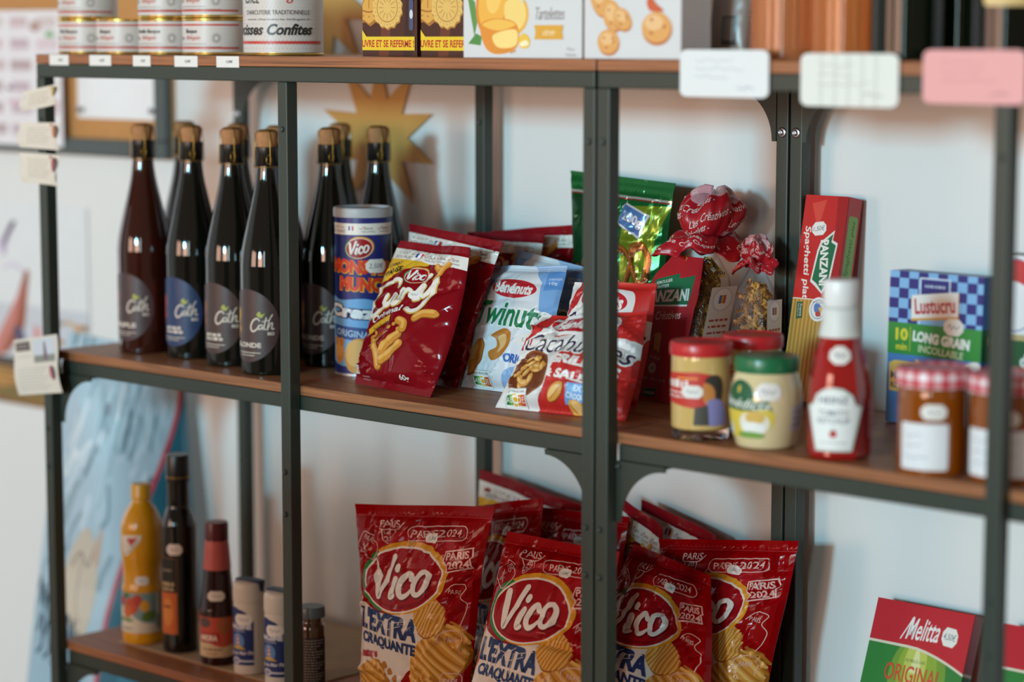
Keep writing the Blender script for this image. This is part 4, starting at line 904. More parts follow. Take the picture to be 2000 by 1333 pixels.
def pasta_bag(cx, cy, rz, w, d, hb, label, paper, seed, sc_=1., sh=0.):
    t = empty('pasta_bag', (cx, cy, ZM), rz); tag(t, label, 'pasta bag', 'clear pasta bags with gathered red tops'); rg = random.Random(seed)
    def sec(hw, hd, p, n=48):
        o = []
        for k in range(n):
            a = 2*pi*k/n+.0001; c, s = cos(a), sin(a); o.append((hw*np.sign(c)*abs(c)**p, hd*np.sign(s)*abs(s)**p))
        return o
    n = 48; rings = []
    lv = [(0, 1, 1, .28), (.003, 1.03, 1.03, .28), (.35*hb, 1.03, 1.05, .3), (.62*hb, .98, .98, .34), (.80*hb, .78, .80, .45), (.92*hb, .46, .5, .7), (hb, .24, .24, 1.)]
    V, F = [], []
    for z, kx, ky, p in lv:
        for j, (x, y) in enumerate(sec(w/2*kx, d/2*ky, p)):
            f = 1+.05*sin(j*2.7+z*90)*(z > .3*hb); V.append((x*f, y*f+sh*z, z+.002*sin(j*1.9)*(z > .5*hb)))
    for i in range(len(lv)-1):
        for k in range(n): F.append((i*n+k, i*n+(k+1) % n, (i+1)*n+(k+1) % n, (i+1)*n+k))
    F.append(tuple(range(n-1, -1, -1))); obj('clear_film', V, F, M_FILM, t, True)
    # pasta inside
    zz = .0175; k = 0
    while zz < hb*.86:
        tp_ = 1 if zz < hb*.6 else 1-.6*(zz-hb*.6)/(hb*.3)
        for q in range(11):
            side = q % 3; m = bpy.data.objects.new('pasta_spiral', SPMESH); COL.objects.link(m); m.parent = t
            mx_, my_ = max(.004, (w/2-.0135)*tp_), max(.004, (d/2-.0125)*tp_)
            if side == 0: x, y = mx_, rg.uniform(-1, 1)*my_
            elif side == 1: x, y = rg.uniform(-1, 1)*mx_, -my_
            else: x, y = rg.uniform(-1, 1)*mx_, rg.uniform(-1, 1)*my_
            m.location = (x, y+sh*zz, zz+rg.uniform(-.003, .003)); m.rotation_euler = (rg.uniform(0, 3), rg.uniform(-.9, .9), rg.uniform(0, 3.1)); m.scale = (1, 1, 1)
        zz += .0105
    # printed paper panel on the front face
    if paper:
        def S(u, v):
            z = v*hb*.93; f = np.interp(z/hb, [0, .35, .62, .80, .92], [1.10, 1.13, 1.06, .88, .58]); x = (u-.5)*w*.98*np.minimum(1, f)
            y = -d/2*f*1.0-.002-.001*np.sin(u*9+v*7); q = np.c_[x, y+sh*z, z]; nn = np.tile((0, -1., .05), (len(u), 1)); return q, nn
        gu, gv = np.meshgrid(np.linspace(0, 1, 15), np.linspace(0, 1, 29)); P, N = S(gu.ravel(), gv.ravel()); F = [(j*15+i, j*15+i+1, (j+1)*15+i+1, (j+1)*15+i) for j in range(28) for i in range(14)]
        pn = obj('paper_panel', P, F, mat('#a8222a', .4, var=.04), t, True); lay('panel_print', A_PASTA, S, pn, 14, 28, off=.0004, dl=.00005, fin=dict(rough=.4, var=.04, scale=25))
    # white leaflet on the side face
    def S2(u, v):
        z = .002+v*hb*.74; return np.c_[np.full(len(u), w/2*1.09+.001), (u-.5)*d*.62-.002+sh*z, z], np.tile((1., 0, 0), (len(u), 1))
    lay('side_label', A_LEAF, S2, t, 1, 6, off=.0003)
    # gathered neck, pleated ball of wrapping above it and a skirt of ruffles around the tie
    def ruffle(prof, pl, ph):
        ss = np.linspace(0, 1, len(prof)); R = [p[0]*sc_ for p in prof]; Zp = [p[1]*sc_ for p in prof]
        def S(u, v):
            a = 2*pi*np.asarray(u); v = np.asarray(v); r = np.interp(v, ss, R); z = np.interp(v, ss, Zp); g = np.clip(v*1.6, 0, 1)
            k = 1+g*(pl*np.cos(5*a+ph)+pl*.55*np.cos(9*a+2*ph+4*v)+pl*.3*np.cos(17*a+3*v)); zz = z+g*.006*np.sin(3*a+ph)+g*.003*np.sin(8*a+ph)
            P = np.c_[r*k*np.cos(a), r*k*.86*np.sin(a)+sh*(hb+zz), hb-.002+zz]; n = np.c_[np.cos(a), np.sin(a), .3+0*a]; return P, n/np.linalg.norm(n, axis=1)[:, None]
        return S
    ball = ruffle([(.010, 0), (.020, .010), (.033, .022), (.041, .036), (.040, .050), (.030, .060), (.016, .065), (.003, .063)], .13, seed); skirt = ruffle([(.011, .004), (.026, .014), (.041, .012), (.050, .002), (.053, -.006)], .16, seed+1.3)
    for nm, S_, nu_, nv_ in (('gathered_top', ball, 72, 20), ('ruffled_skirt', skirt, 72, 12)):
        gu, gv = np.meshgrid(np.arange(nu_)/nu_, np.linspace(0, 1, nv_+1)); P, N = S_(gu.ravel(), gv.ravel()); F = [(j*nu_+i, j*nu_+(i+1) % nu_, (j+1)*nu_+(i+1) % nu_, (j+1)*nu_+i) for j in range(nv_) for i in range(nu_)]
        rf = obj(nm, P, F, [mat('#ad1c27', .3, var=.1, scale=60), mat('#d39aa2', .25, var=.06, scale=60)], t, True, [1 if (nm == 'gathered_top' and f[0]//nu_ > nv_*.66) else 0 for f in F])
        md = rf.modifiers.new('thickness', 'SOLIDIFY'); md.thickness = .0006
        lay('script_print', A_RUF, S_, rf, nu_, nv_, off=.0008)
    tube('red_tie', [(.0125*cos(q*pi/10), .0115*sin(q*pi/10)+sh*hb, hb-.002+.001*sin(q)) for q in range(20)], .0022, mat('#8f1820', .4), t, 6, True)
    return t
A_PASTA = pasta_low(); A_RUF = Art(300, 70)
for j_ in range(5):
    for i_ in range(4): A_RUF.text('#e4c4be', 'Les Créatives - ', 38+i_*75-(j_ % 2)*30, 16+j_*12, 7, 66, rot=6, shear=.3, bold=.01)
A_LEAF = Art(30, 110); A_LEAF.rect('#d9cfc6', 0, 0, 30, 110); A_LEAF.ell('#c9c0c0', 15, 12, 12, 12); A_LEAF.ell('#e4ded8', 15, 12, 10, 10); A_LEAF.rect('#5560a0', 11, 8, 14, 16); A_LEAF.rect('#c8a03a', 14, 8, 16.5, 16); A_LEAF.rect('#b84a48', 16.5, 8, 19, 16)
for k_ in range(9): A_LEAF.scrib('#a8524c' if k_ < 5 else '#8a7a76', 4, 26, 32+k_*6, 4, 2.2 if k_ < 5 else 1.2, k_)
pasta_bag(.902, .256, radians(-12), .100, .062, .180, 'clear spiral pasta bag with a red and green front panel, nearer one', True, 3, 1.0, sh=.25)
pasta_bag(.9905, .300, 0., .050, .046, .162, 'clear spiral pasta bag standing behind the first one by the back post', False, 5, .46)

# ------------------------------------------------------------------ spaghetti pack
def spag_art():
    a = Art(80, 290); a.rect('#c22a28', 0, 0, 80, 290); a.poly('#d2493c', [(14, 12), (40, 6), (30, 50)]); a.poly('#a41f22', [(60, 0), (80, 0), (80, 130), (66, 130)])
    a.poly('#e2ddd6', [(38, 66), (62, 48), (60, 62), (70, 66), (64, 118), (52, 138), (38, 128), (28, 122), (34, 78)]); a.poly('#1f6a44', [(41, 68), (60, 53), (58, 65), (67, 69), (61, 116), (51, 134), (40, 124), (31, 119), (37, 80)])
    a.text('#e9e4dc', 'PANZANI', 49, 94, 15, 64, rot=-84, bold=.04); a.text('#e9dcd4', 'Spaghetti plat', 16, 96, 14, 104, rot=-84, shear=.15, bold=.02)
    a.rect('#e2d2c4', 0, 146, 80, 147.5); a.rect('#c08f44', 0, 147.5, 80, 290)
    for k in range(22): a.rect(('#d3a355', '#a97a34')[k % 2], 1+k*3.6, 148, 2.6+k*3.6, 290)
    a.ell('#e6e2dc', 50, 160, 17); a.arc('#4a5a8a', 50, 160, 13, 13, 0, 359, .8); a.text('#3f5484', 'BLÉ 100% FRANÇAIS', 50, 150.5, 4, 22); a.blob('#5a7ab4', [(42, 154), (50, 152), (56, 158), (52, 164), (44, 164)], 4); a.blob('#b8453c', [(46, 164), (54, 163), (56, 169), (48, 170)], 4); a.blob('#d8a83c', [(50, 158), (58, 157), (56, 164)], 4)
    a.poly('#3f5c40', [(9, 152), (20, 151), (22, 174), (11, 176)]); a.text('#dcd6c8', 'Fabriqué en', 13, 163, 3, 18, rot=-84); a.text('#e3ddd0', 'France', 18, 163, 4.6, 17, rot=-84); a.sub(sticker(5, '1,50€', 26, 19), 33, 47, rot=8); return a
def spag_side():
    a = Art(30, 290); a.rect('#b02a2a', 0, 0, 30, 290); a.rrect('#7aa04a', 5, 26, 26, 118, 5); a.text('#2f5a34', 'Spaghetti plat', 15.5, 72, 9, 80, rot=86, shear=.2); a.poly('#1f5a3c', [(4, 132), (26, 126), (26, 150), (4, 152)]); a.text('#e3ddd6', 'INV', 15, 140, 8, 16, rot=80, bold=.03); a.rect('#c9974a', 0, 160, 30, 290); return a
tl_ = on_y(1575, 390, .352); bl_ = np.array((tl_[0], .306, ZM)); up = tl_-bl_; sw = on_y(1659, 394, .352)[0]-tl_[0]; e = np.array((1., 0, 0)); nrm = np.cross(e, up/np.linalg.norm(up))
def slab(name, o, ex, ey, ez, m, parent=None, bev=.003):
    V, F = box_vf(0, 0, 0, 1, 1, 1); V, F = box_vf(0, 0, 0, np.linalg.norm(ex), np.linalg.norm(ey), np.linalg.norm(ez), bev); A_ = [np.asarray(q)/np.linalg.norm(q) for q in (ex, ey, ez)]
    return obj(name, [np.asarray(o)+A_[0]*x+A_[1]*y+A_[2]*z for x, y, z in V], F, m, parent)
bl_ = bl_+np.array((0, 0, .026*abs(nrm[2]))); sp = slab('spaghetti_pack', bl_+np.array((0, 0, .001)), e*sw, -nrm*.026, up, mat('#b8282a', .25, var=.05)); tag(sp, 'red spaghetti pack with a green lozenge, leaning on the back post', 'pasta pack')
lay('front_print', spag_art(), flat(bl_+np.array((0, 0, .001)), e*sw, up), sp, fin=dict(rough=.22, var=.04, scale=25)); lay('side_print', spag_side(), flat(bl_+np.array((0, 0, .001))+e*sw, -nrm*.026, up), sp, fin=dict(rough=.25, var=.04, scale=25))

# ------------------------------------------------------------------ mustard glasses, mayonnaise, ketchup
CLEAR = mat('#eef0ee', .02, trans=1., var=.0, ior=1.45)
def must_art():
    a = Art(120, 92); a.rect('#c8382c', 2, 22, 78, 62); a.poly('#c8382c', [(2, 20), (60, 16), (82, 20), (82, 60), (60, 68), (2, 60)]); a.scrib('#ece4da', 5, 48, 34, 8, 10, 3); a.scrib('#e6cfc4', 6, 40, 46, 6, 3, 2); a.scrib('#e6cfc4', 6, 40, 52, 6, 3, 4); a.rect('#e88a3a', 30, 24, 62, 27)
    a.blob('#3a3632', [(72, 26), (84, 20), (94, 24), (98, 36), (96, 56), (88, 60), (84, 44), (76, 36)], 5); a.blob('#c98448', [(70, 32), (80, 34), (86, 44), (84, 58), (72, 60), (68, 46)], 5); a.blob('#8a88c0', [(74, 60), (90, 54), (102, 66), (104, 90), (76, 91)], 5); a.poly('#4a4842', [(58, 66), (76, 62), (78, 91), (56, 91)]); a.sub(sticker(3, None, 30, 18), 54, 44); return a
A_MUST = must_art()
def mustard(x, y, label, turn=-.5):
    t = empty('mustard_glass', (x, y, ZM)); tag(t, label, 'jar', 'mustard glasses with red lids'); r = .0318
    lathe('glass_base', [(r*.8, 0), (r*.93, .0005), (r*.96, .004), (r*.95, .011), (r*.9, .0115)], CLEAR, t)
    body = smooth_prof([(r*.90, .010), (r*.97, .012), (r*1.0, .020), (r*1.0, .084), (r*.97, .091), (r*.95, .093)], 4)
    lathe('mustard', body, mat('#d3b06c', .12, coat=.7, var=.05), t); lathe('lid', [(r*1.0, .089), (r*1.05, .0895), (r*1.06, .092), (r*1.06, .101), (r*1.02, .1035), (r*.9, .1035), (r*.88, .1025), (.001, .1025)], mat('#c3272b', .3, var=.04), t)
    lay('label', A_MUST, drum(body, TOCAM(x, y)+turn*.3, 1.45, .016, .086), t, 30, 2, off=.0003, dl=.00003)
p = foot(1368, 863, ZM, .0318); mustard(p[0], p[1], 'mustard glass with a red lid at the front by the posts')
mustard(x_at(1470, .145, ZM+.1), .145, 'mustard glass with a red lid hidden behind the mayonnaise jar')
def mayo_art():
    a = Art(150, 78); a.ell('#1f5a38', 40, 22, 24, 20); a.poly('#1f5a38', [(4, 34), (84, 28), (90, 42), (4, 46)]); a.ell('#c8b04a', 40, 14, 3, 5); a.text('#e6e6da', 'Bénédicta', 44, 32, 13, 84, shear=.35, rot=-3, bold=.01); a.blob('#dcc34a', [(2, 44), (50, 42), (88, 40), (90, 60), (60, 78), (4, 78)], 4); a.ell('#e9e4d6', 64, 58, 22, 16); a.ell('#d8b05a', 66, 50, 14, 9); a.ell('#eef0ea', 62, 64, 18, 8); a.ell('#7aa048', 58, 74, 22, 5); a.ell('#cfd6d2', 16, 68, 9, 9)
    a.rect('#b9b4bc', 118, 36, 148, 70); a.scrib('#6a6478', 120, 146, 44, 4, 2, 3); a.scrib('#6a6478', 120, 146, 52, 4, 2, 5); a.scrib('#6a6478', 120, 146, 60, 4, 2, 8); a.sub(sticker(4, None, 34, 22), 84, 16); return a
p = foot(1495, 882, ZM, .0375); t = empty('mayonnaise_jar', (p[0], p[1], ZM)); tag(t, 'rounded mayonnaise jar with a dark green lid', 'jar')
MJ = smooth_prof([(.024, 0), (.030, .0005), (.0325, .006), (.0365, .026), (.0385, .045), (.0375, .060), (.0335, .075), (.0318, .080), (.031, .082)], 5)
lathe('jar_body', MJ, mat('#dcc99a', .1, coat=.8, var=.04), t); lathe('lid', [(.0320, .079), (.0338, .0795), (.0342, .082), (.0342, .0925), (.033, .0955), (.029, .0965), (.001, .0965)], mat('#1c6a40', .3, var=.05), t)
lay('label', mayo_art(), drum(MJ, TOCAM(p[0], p[1])-.12, 1.55, .012, .074), t, 34, 10, off=.0003, dl=.00003)
def ket_art():
    a = Art(70, 78); a.poly('#cfd6cc', [(10, 22), (14, 12), (24, 5), (35, 3), (46, 5), (56, 12), (60, 22), (68, 26), (56, 76), (14, 76), (2, 26)]); a.poly('#eceeea', [(12, 23), (16, 14), (25, 8), (35, 6), (45, 8), (54, 14), (58, 23), (64, 28), (54, 73), (16, 73), (6, 28)])
    a.text('#6a7078', 'HEINZ', 35, 17.5, 8, 34, bold=.02); a.text('#6a7078', 'TOMATO', 35, 32, 6.5, 34, bold=.01); a.text('#6a7078', 'KETCHUP', 35, 41, 6.5, 36, bold=.01); a.ell('#b8322a', 35, 56, 4.2); a.stroke('#6d8a5a', [(33, 52), (35, 51), (38, 52.5)], 1); a.scrib('#9aa09c', 20, 50, 66, 3, 1.2, 2); return a
p = foot(1637, 902, ZM, .0325); t = empty('ketchup_bottle', (p[0], p[1], ZM)); tag(t, 'red ketchup bottle with white cap and keystone label', 'ketchup bottle')
KP = smooth_prof([(.026, 0), (.0305, .0005), (.0328, .005), (.0328, .0052), (.0325, .066), (.0312, .080), (.0262, .104), (.0205, .123), (.0180, .134), (.0180, .150), (.0165, .151)], 5)
V, F = [], []; sg = 48
for r, z in KP:
    oc = min(1., max(0, (.135-z)/.03))
    for k in range(sg):
        a_ = 2*pi*k/sg; m8 = cos(pi/8)/cos((a_+pi/8) % (pi/4)-pi/8); V.append((r*(1+oc*.8*(m8*1.03-1))*cos(a_), r*(1+oc*.8*(m8*1.03-1))*sin(a_), z))
for i in range(len(KP)-1):
    for k in range(sg): F.append((i*sg+k, i*sg+(k+1) % sg, (i+1)*sg+(k+1) % sg, (i+1)*sg+k))
F.append(tuple(range(sg-1, -1, -1))); F.append(tuple((len(KP)-1)*sg+k for k in range(sg)))
kb = obj('bottle_body', V, F, mat('#9e1512', .06, coat=.6, var=.06), t, True); kb.data.set_sharp_from_angle(angle=radians(25))
lathe('neck_label', [(.0215, .1235), (.0222, .124), (.0192, .1385), (.0190, .153), (.0186, .1535)], mat('#d9dcd6', .5, var=.06, scale=90), t, 40); lathe('cap', [(.0178, .1542), (.0184, .155), (.0182, .1785), (.0172, .1815), (.001, .182)], mat('#e6e8e6', .35, var=.03), t, 40)
lay('keystone_label', ket_art(), drum([(.0352, 0), (.0352, .2)], TOCAM(p[0], p[1])-.16, .92, .008, .078), t, 20, 1, off=.0002, dl=.00004)
pr_ = [(q*1.05, z) for q, z in KP]; lay('price_sticker', sticker(6, None, 20, 20), drum(pr_, TOCAM(p[0], p[1])+.0, .4, .098, .116), t, 8, 4, off=.0004)
sa = Art(20, 50); sa.rect('#b88a90', 0, 0, 20, 50); sa.scrib('#7a4a52', 3, 17, 14, 4, 2, 1); sa.scrib('#7a4a52', 3, 17, 24, 4, 2, 2); sa.scrib('#7a4a52', 3, 17, 34, 4, 2, 3); lay('back_label', sa, drum([(.0352, 0), (.0352, .2)], TOCAM(p[0], p[1])+1.25, .2, .022, .062), t, 6, 1, off=.0002)

# ------------------------------------------------------------------ rice box and its neighbour
def rice_art():
    a = Art(125, 184); a.rect('#4a7cb4', 0, 0, 125, 184)
    for j in range(6):
        for i in range(10): a.rect('#2a2c78' if (i+j) % 2 else '#7fb4e0', i*13, -4+j*12.2, i*13+13, 8.2+j*12.2)
    a.rect('#2f8a3c', 0, 62, 125, 100); a.poly('#dfe4ea', [(41, 6), (82, 6), (82, 62), (41, 62)]); a.poly('#7fb4e0', [(42.5, 7.5), (80.5, 7.5), (80.5, 62), (42.5, 62)]); a.rect('#2a2c78', 43, 8, 80, 28); a.scrib('#b9c6dc', 48, 75, 16, 3, 3, 3)
    a.poly('#d8a03c', [(30, 30), (94, 22), (94, 52), (31, 59)]); a.poly('#eae4de', [(31, 28), (93, 20), (93, 49), (31, 56)]); a.text('#b8323c', 'Lustucru', 62, 38.5, 19, 54, rot=6, bold=.03); a.sub(sticker(7, None, 26, 20), 88, 62)
    a.text('#d6cf3a', '10', 19, 76, 15, 17, bold=.05); a.text('#d6cf3a', 'min', 19, 91, 8, 15, bold=.03); a.rect('#d6cf3a', 30, 66, 30.8, 96); a.text('#e9ece4', 'LONG GRAIN', 72, 79, 13, 76, rot=-4, bold=.06); a.text('#c9dcb4', 'INCOLLABLE', 72, 93, 9, 60, rot=-4, bold=.03)
    a.poly('#e0b45c', [(3, 112), (10, 108), (38, 108), (40, 104), (48, 108), (50, 114), (54, 120), (53, 140), (48, 148), (4, 145)]); a.text('#3a3050', 'ÉLU', 26, 116, 8, 14, bold=.03); a.text('#2c2650', 'MEILLEUR', 27, 127, 9, 42, rot=-3, bold=.04); a.text('#2c2650', 'RIZ INCOLLABLE', 29, 139, 6.5, 46, rot=-3, bold=.03)
    a.blob('#e4dcd4', [(52, 140), (70, 118), (100, 106), (125, 104), (125, 160), (70, 164)], 5); a.blob('#d8cbb8', [(66, 134), (92, 116), (125, 112), (125, 140), (80, 146)], 5); a.blob('#c8603c', [(84, 128), (100, 122), (125, 124), (125, 134), (90, 136)], 4); a.ell('#6f9a44', 112, 118, 8, 4); return a
p0 = on_z(1729, 825, ZM); hh = z_at(p0[0], p0[1], 530)-ZM
rs = Art(30, 184); rs.rect('#3f6ea8', 0, 0, 30, 184); rs.rect('#2a6a40', 0, 62, 30, 100); rs.text('#c8b83a', '10', 15, 76, 10, 12); rs.rect('#6a7aa8', 4, 104, 26, 150); rs.rect('#7a5a48', 20, 120, 28, 140)
carton('rice_box', p0[0], p0[1], ZM+.0012, .1225, .032, hh, '#4a78b0', 'blue chequered rice box with a green band', 'rice box', rice_art(), rs, lean=1.5, rz=-.03)
def rice2():
    a = Art(125, 184); a.rect('#dfe4e4', 0, 0, 125, 184); a.rect('#8aa6cc', 0, 40, 125, 70); a.rect('#1f5a34', 0, 84, 125, 184); a.rect('#b9a878', 0, 80, 125, 86); a.ell('#e6e8ea', 20, 40, 34, 40); a.arc('#7a8ab0', 20, 40, 31, 37, 0, 359, 1.5); a.blob('#c23a3c', [(8, 14), (22, 4), (44, 12), (40, 30), (20, 26), (8, 30)], 4); a.blob('#a86a48', [(4, 40), (16, 36), (18, 60), (8, 70)], 4); a.scrib('#4a5a7a', 52, 110, 34, 12, 8, 2); a.scrib('#7a8ab4', 52, 110, 56, 10, 6, 3); a.ell('#c98a50', 62, 122, 30, 32); a.ell('#dcae7a', 62, 122, 22, 24); a.blob('#b84a50', [(30, 132), (44, 140), (50, 154), (38, 152)], 4); a.text('#e3e6dc', 'd', 34, 106, 14, 9, bold=.05); return a
p0 = on_z(1925, 846, ZM)
carton('green_box', p0[0]+.012, p0[1], ZM, .12, .034, .195, '#2a5a3c', 'green and white food box at the right picture edge behind the post', 'food box', rice2())

# ------------------------------------------------------------------ jam jars with checked lids
def gingham(name):
    m = bpy.data.materials.new(name); m.use_nodes = True; nt = m.node_tree; b = nt.nodes['Principled BSDF']; b.inputs['Roughness'].default_value = .4
    uv = nt.nodes.new('ShaderNodeTexCoord'); sx = nt.nodes.new('ShaderNodeSeparateXYZ'); nt.links.new(uv.outputs['Object'], sx.inputs[0])
    at = nt.nodes.new('ShaderNodeMath'); at.operation = 'ARCTAN2'; nt.links.new(sx.outputs[1], at.inputs[0]); nt.links.new(sx.outputs[0], at.inputs[1])
    def sq(src, k):
        mu = nt.nodes.new('ShaderNodeMath'); mu.operation = 'MULTIPLY'; mu.inputs[1].default_value = k; nt.links.new(src, mu.inputs[0]); si = nt.nodes.new('ShaderNodeMath'); si.operation = 'SINE'; nt.links.new(mu.outputs[0], si.inputs[0]); gt = nt.nodes.new('ShaderNodeMath'); gt.operation = 'GREATER_THAN'; gt.inputs[1].default_value = 0; nt.links.new(si.outputs[0], gt.inputs[0]); return gt.outputs[0]
    ad = nt.nodes.new('ShaderNodeMath'); ad.operation = 'ADD'; nt.links.new(sq(at.outputs[0], 16), ad.inputs[0]); nt.links.new(sq(sx.outputs[2], 500), ad.inputs[1])
    rp = nt.nodes.new('ShaderNodeValToRGB'); rp.color_ramp.interpolation = 'CONSTANT'; e_ = rp.color_ramp.elements; e_[0].color = (*lin('#e8e2e2'), 1); e_[1].position = .34; e_[1].color = (*lin('#d98088'), 1); q = e_.new(.67); q.color = (*lin('#c02a38'), 1)
    dv = nt.nodes.new('ShaderNodeMath'); dv.operation = 'MULTIPLY'; dv.inputs[1].default_value = .5; nt.links.new(ad.outputs[0], dv.inputs[0]); nt.links.new(dv.outputs[0], rp.inputs[0]); nt.links.new(rp.outputs[0], b.inputs['Base Color']); return m
GING = gingham('gingham_lid')
def jam(u, vb, label, half=.72):
    r = .0350; p = foot(u, vb, ZM, r); t = empty('jam_jar', (p[0], p[1], ZM)); tag(t, label, 'jam jar', 'jam jars with red checked lids')
    pr = smooth_prof([(r*.8, 0), (r*.95, .0006), (r, .005), (r, .074), (r*.97, .083), (r*.93, .088)], 4); lathe('jar_body', pr, mat('#8a4408', .08, coat=.6, var=.12, scale=30), t)
    lathe('lid', [(r*1.0, .086), (r*1.07, .0866), (r*1.075, .089), (r*1.075, .1005), (r*1.03, .104), (r*.98, .1045), (r*.96, .103), (.001, .1032)], GING, t)
    a = Art(100, 62); a.rrect('#e3e4e6', 0, 0, 100, 62, 5); rg = random.Random(u)
    for y in (16, 30, 44): a.stroke('#9a9ca8', [(12+k*6, y+rg.uniform(-3, 3)) for k in range(rg.randrange(6, 13))], 1.1)
    lay('paper_label', a, drum(pr, TOCAM(p[0], p[1])-.28, half, .006, .052), t, 20, 1, off=.0004); lay('price_sticker', sticker(8, None, 24, 15), drum(pr, TOCAM(p[0], p[1])+.02, .36, .056, .071), t, 8, 1, off=.0004); return t
jam(1820, 933, 'orange jam jar with a red checked lid, left one')
jam(1962, 949, 'orange jam jar with a red checked lid, right one behind the post', 1.0)

# ------------------------------------------------------------------ lowest visible shelf: liner and bottles
p = on_z(178, 1263, ZL)
li = box('liner_sheet', (.075, .062, ZL+.0002, .440, .335, ZL+.0022), mat('#b39b7c', .7, var=.06, scale=14), bev=.0006); tag(li, 'beige cardboard sheet lying under the bottles on the low shelf', 'cardboard')
l2 = box('paper_liner', (.505, .03, ZL+.0002, .548, .29, ZL+.0008), mat('#c0b6a8', .7, var=.25, scale=22), bev=0); tag(l2, 'mottled paper sheet on the low shelf right of the post', 'paper')
ZB = ZL+.0022
def yellow_art():
    a = Art(90, 56); a.rect('#7a9a9c', 0, 0, 90, 56); a.blob('#d8cdb4', [(0, 24), (20, 22), (50, 40), (74, 44), (74, 60), (0, 60)], 4)
    for x, y, r, c in ((34, 18, 12, '#c2502c'), (44, 10, 8, '#b83c2a'), (26, 26, 9, '#cc6a34'), (56, 18, 8, '#d8a03a'), (14, 12, 7, '#b83c2a')): a.ell(c, x, y, r)
    a.ell('#5a7a34', 62, 32, 12, 7, 15); a.ell('#4f7030', 24, 4, 5, 4); a.scrib('#5a8a3c', 8, 36, 38, 5, 5, 4); a.rect('#dccab0', 74, 0, 80, 56); a.rect('#2c2820', 76, 30, 79, 50); a.scrib('#7a5a7a', 14, 34, 50, 4, 2, 2); return a
p = foot(281, 1265, ZL, .0285); t = empty('yellow_bottle', (p[0], p[1], ZB)); tag(t, 'yellow plastic bottle with yellow cap and twisted waist', 'bottle')
YP = smooth_prof([(.022, 0), (.027, .0006), (.0285, .006), (.0288, .020), (.0288, .072), (.0270, .084), (.0262, .098), (.0272, .112), (.0288, .124), (.0290, .150), (.0282, .165), (.0222, .182), (.0150, .193), (.0126, .198), (.0126, .203)], 5)
V, F = lathe_vf(YP, 64); V = [(x*(1+.018*sin(3*atan2(y, x)+z*95)*max(0, 1-abs(z-.105)/.045)), y*(1+.018*sin(3*atan2(y, x)+z*95)*max(0, 1-abs(z-.105)/.045)), z) for x, y, z in V]
yb_ = obj('bottle_body', V, F, mat('#d8960f', .22, var=.04, coat=.3), t, True)
lathe('cap', [(.0128, .2012), (.0142, .2016), (.0142, .2046), (.0136, .206), (.0136, .2185), (.0125, .2212), (.001, .2214)], mat('#d89a14', .3, var=.03), t, 40)
lay('paper_label', yellow_art(), drum(YP, TOCAM(p[0], p[1])-.25, 1.35, .017, .073), t, 30, 3, off=.0005)
a = Art(40, 40); a.poly('#e3dccf', [(2, 4), (38, 2), (34, 14), (14, 36), (6, 38)]); a.poly('#b83430', [(12, 8), (32, 6), (20, 22)]); a.ell('#d9d2c4', 13, 20, 6, 7); a.stroke('#5a7a4a', [(8, 34), (18, 28), (32, 12)], 1.4); lay('emblem_label', a, drum(YP, TOCAM(p[0], p[1])-.55, .62, .122, .156), t, 14, 4, off=.0006)
lay('price_sticker', sticker(9, None, 24, 14), drum(YP, TOCAM(p[0], p[1])-.05, .36, .084, .096), t, 8, 3, off=.0012)

p = foot(353, 1281, ZL, .0238); t = empty('vinegar_bottle', (p[0], p[1], ZB)); tag(t, 'slim black bottle with a tall black cap and orange label', 'bottle')
DP = smooth_prof([(.018, 0), (.0225, .0006), (.0238, .005), (.0240, .02), (.0240, .160), (.0232, .174), (.0190, .190), (.0160, .198), (.0152, .206), (.0150, .232), (.0150, .233)], 5)
lathe('glass_bottle', DP, mat('#0a0c0a', .05, var=.1, coat=.3), t); lathe('cap', [(.0154, .2335), (.0160, .234), (.0162, .240), (.0160, .2685), (.0152, .2706), (.001, .2708)], mat('#17140f', .3, var=.1), t, 40); lathe('gold_ring', [(.0160, .2395), (.0165, .2398), (.0165, .2408), (.0160, .2412)], BRASS, t, 40)
a = Art(40, 110); a.rect('#8a5a34', 0, 0, 40, 110); a.rect('#14160f', 1, 1, 39, 50); a.rect('#c9682a', 1, 50, 39, 109); a.ell('#d98a3c', 20, 78, 12, 20); a.scrib('#c9b48a', 6, 34, 38, 5, 5, 3); a.scrib('#c9b48a', 8, 34, 45, 5, 4, 6); a.scrib('#a89a7a', 10, 30, 18, 4, 2.4, 2); a.scrib('#4a2a14', 10, 28, 70, 4, 3, 2); lay('paper_label', a, drum(DP, TOCAM(p[0], p[1])-.75, .62, .026, .132), t, 16, 1, off=.0004)
lay('price_sticker', sticker(10, None, 24, 15), drum(DP, TOCAM(p[0], p[1])-.28, .45, .136, .151), t, 10, 1, off=.0005)

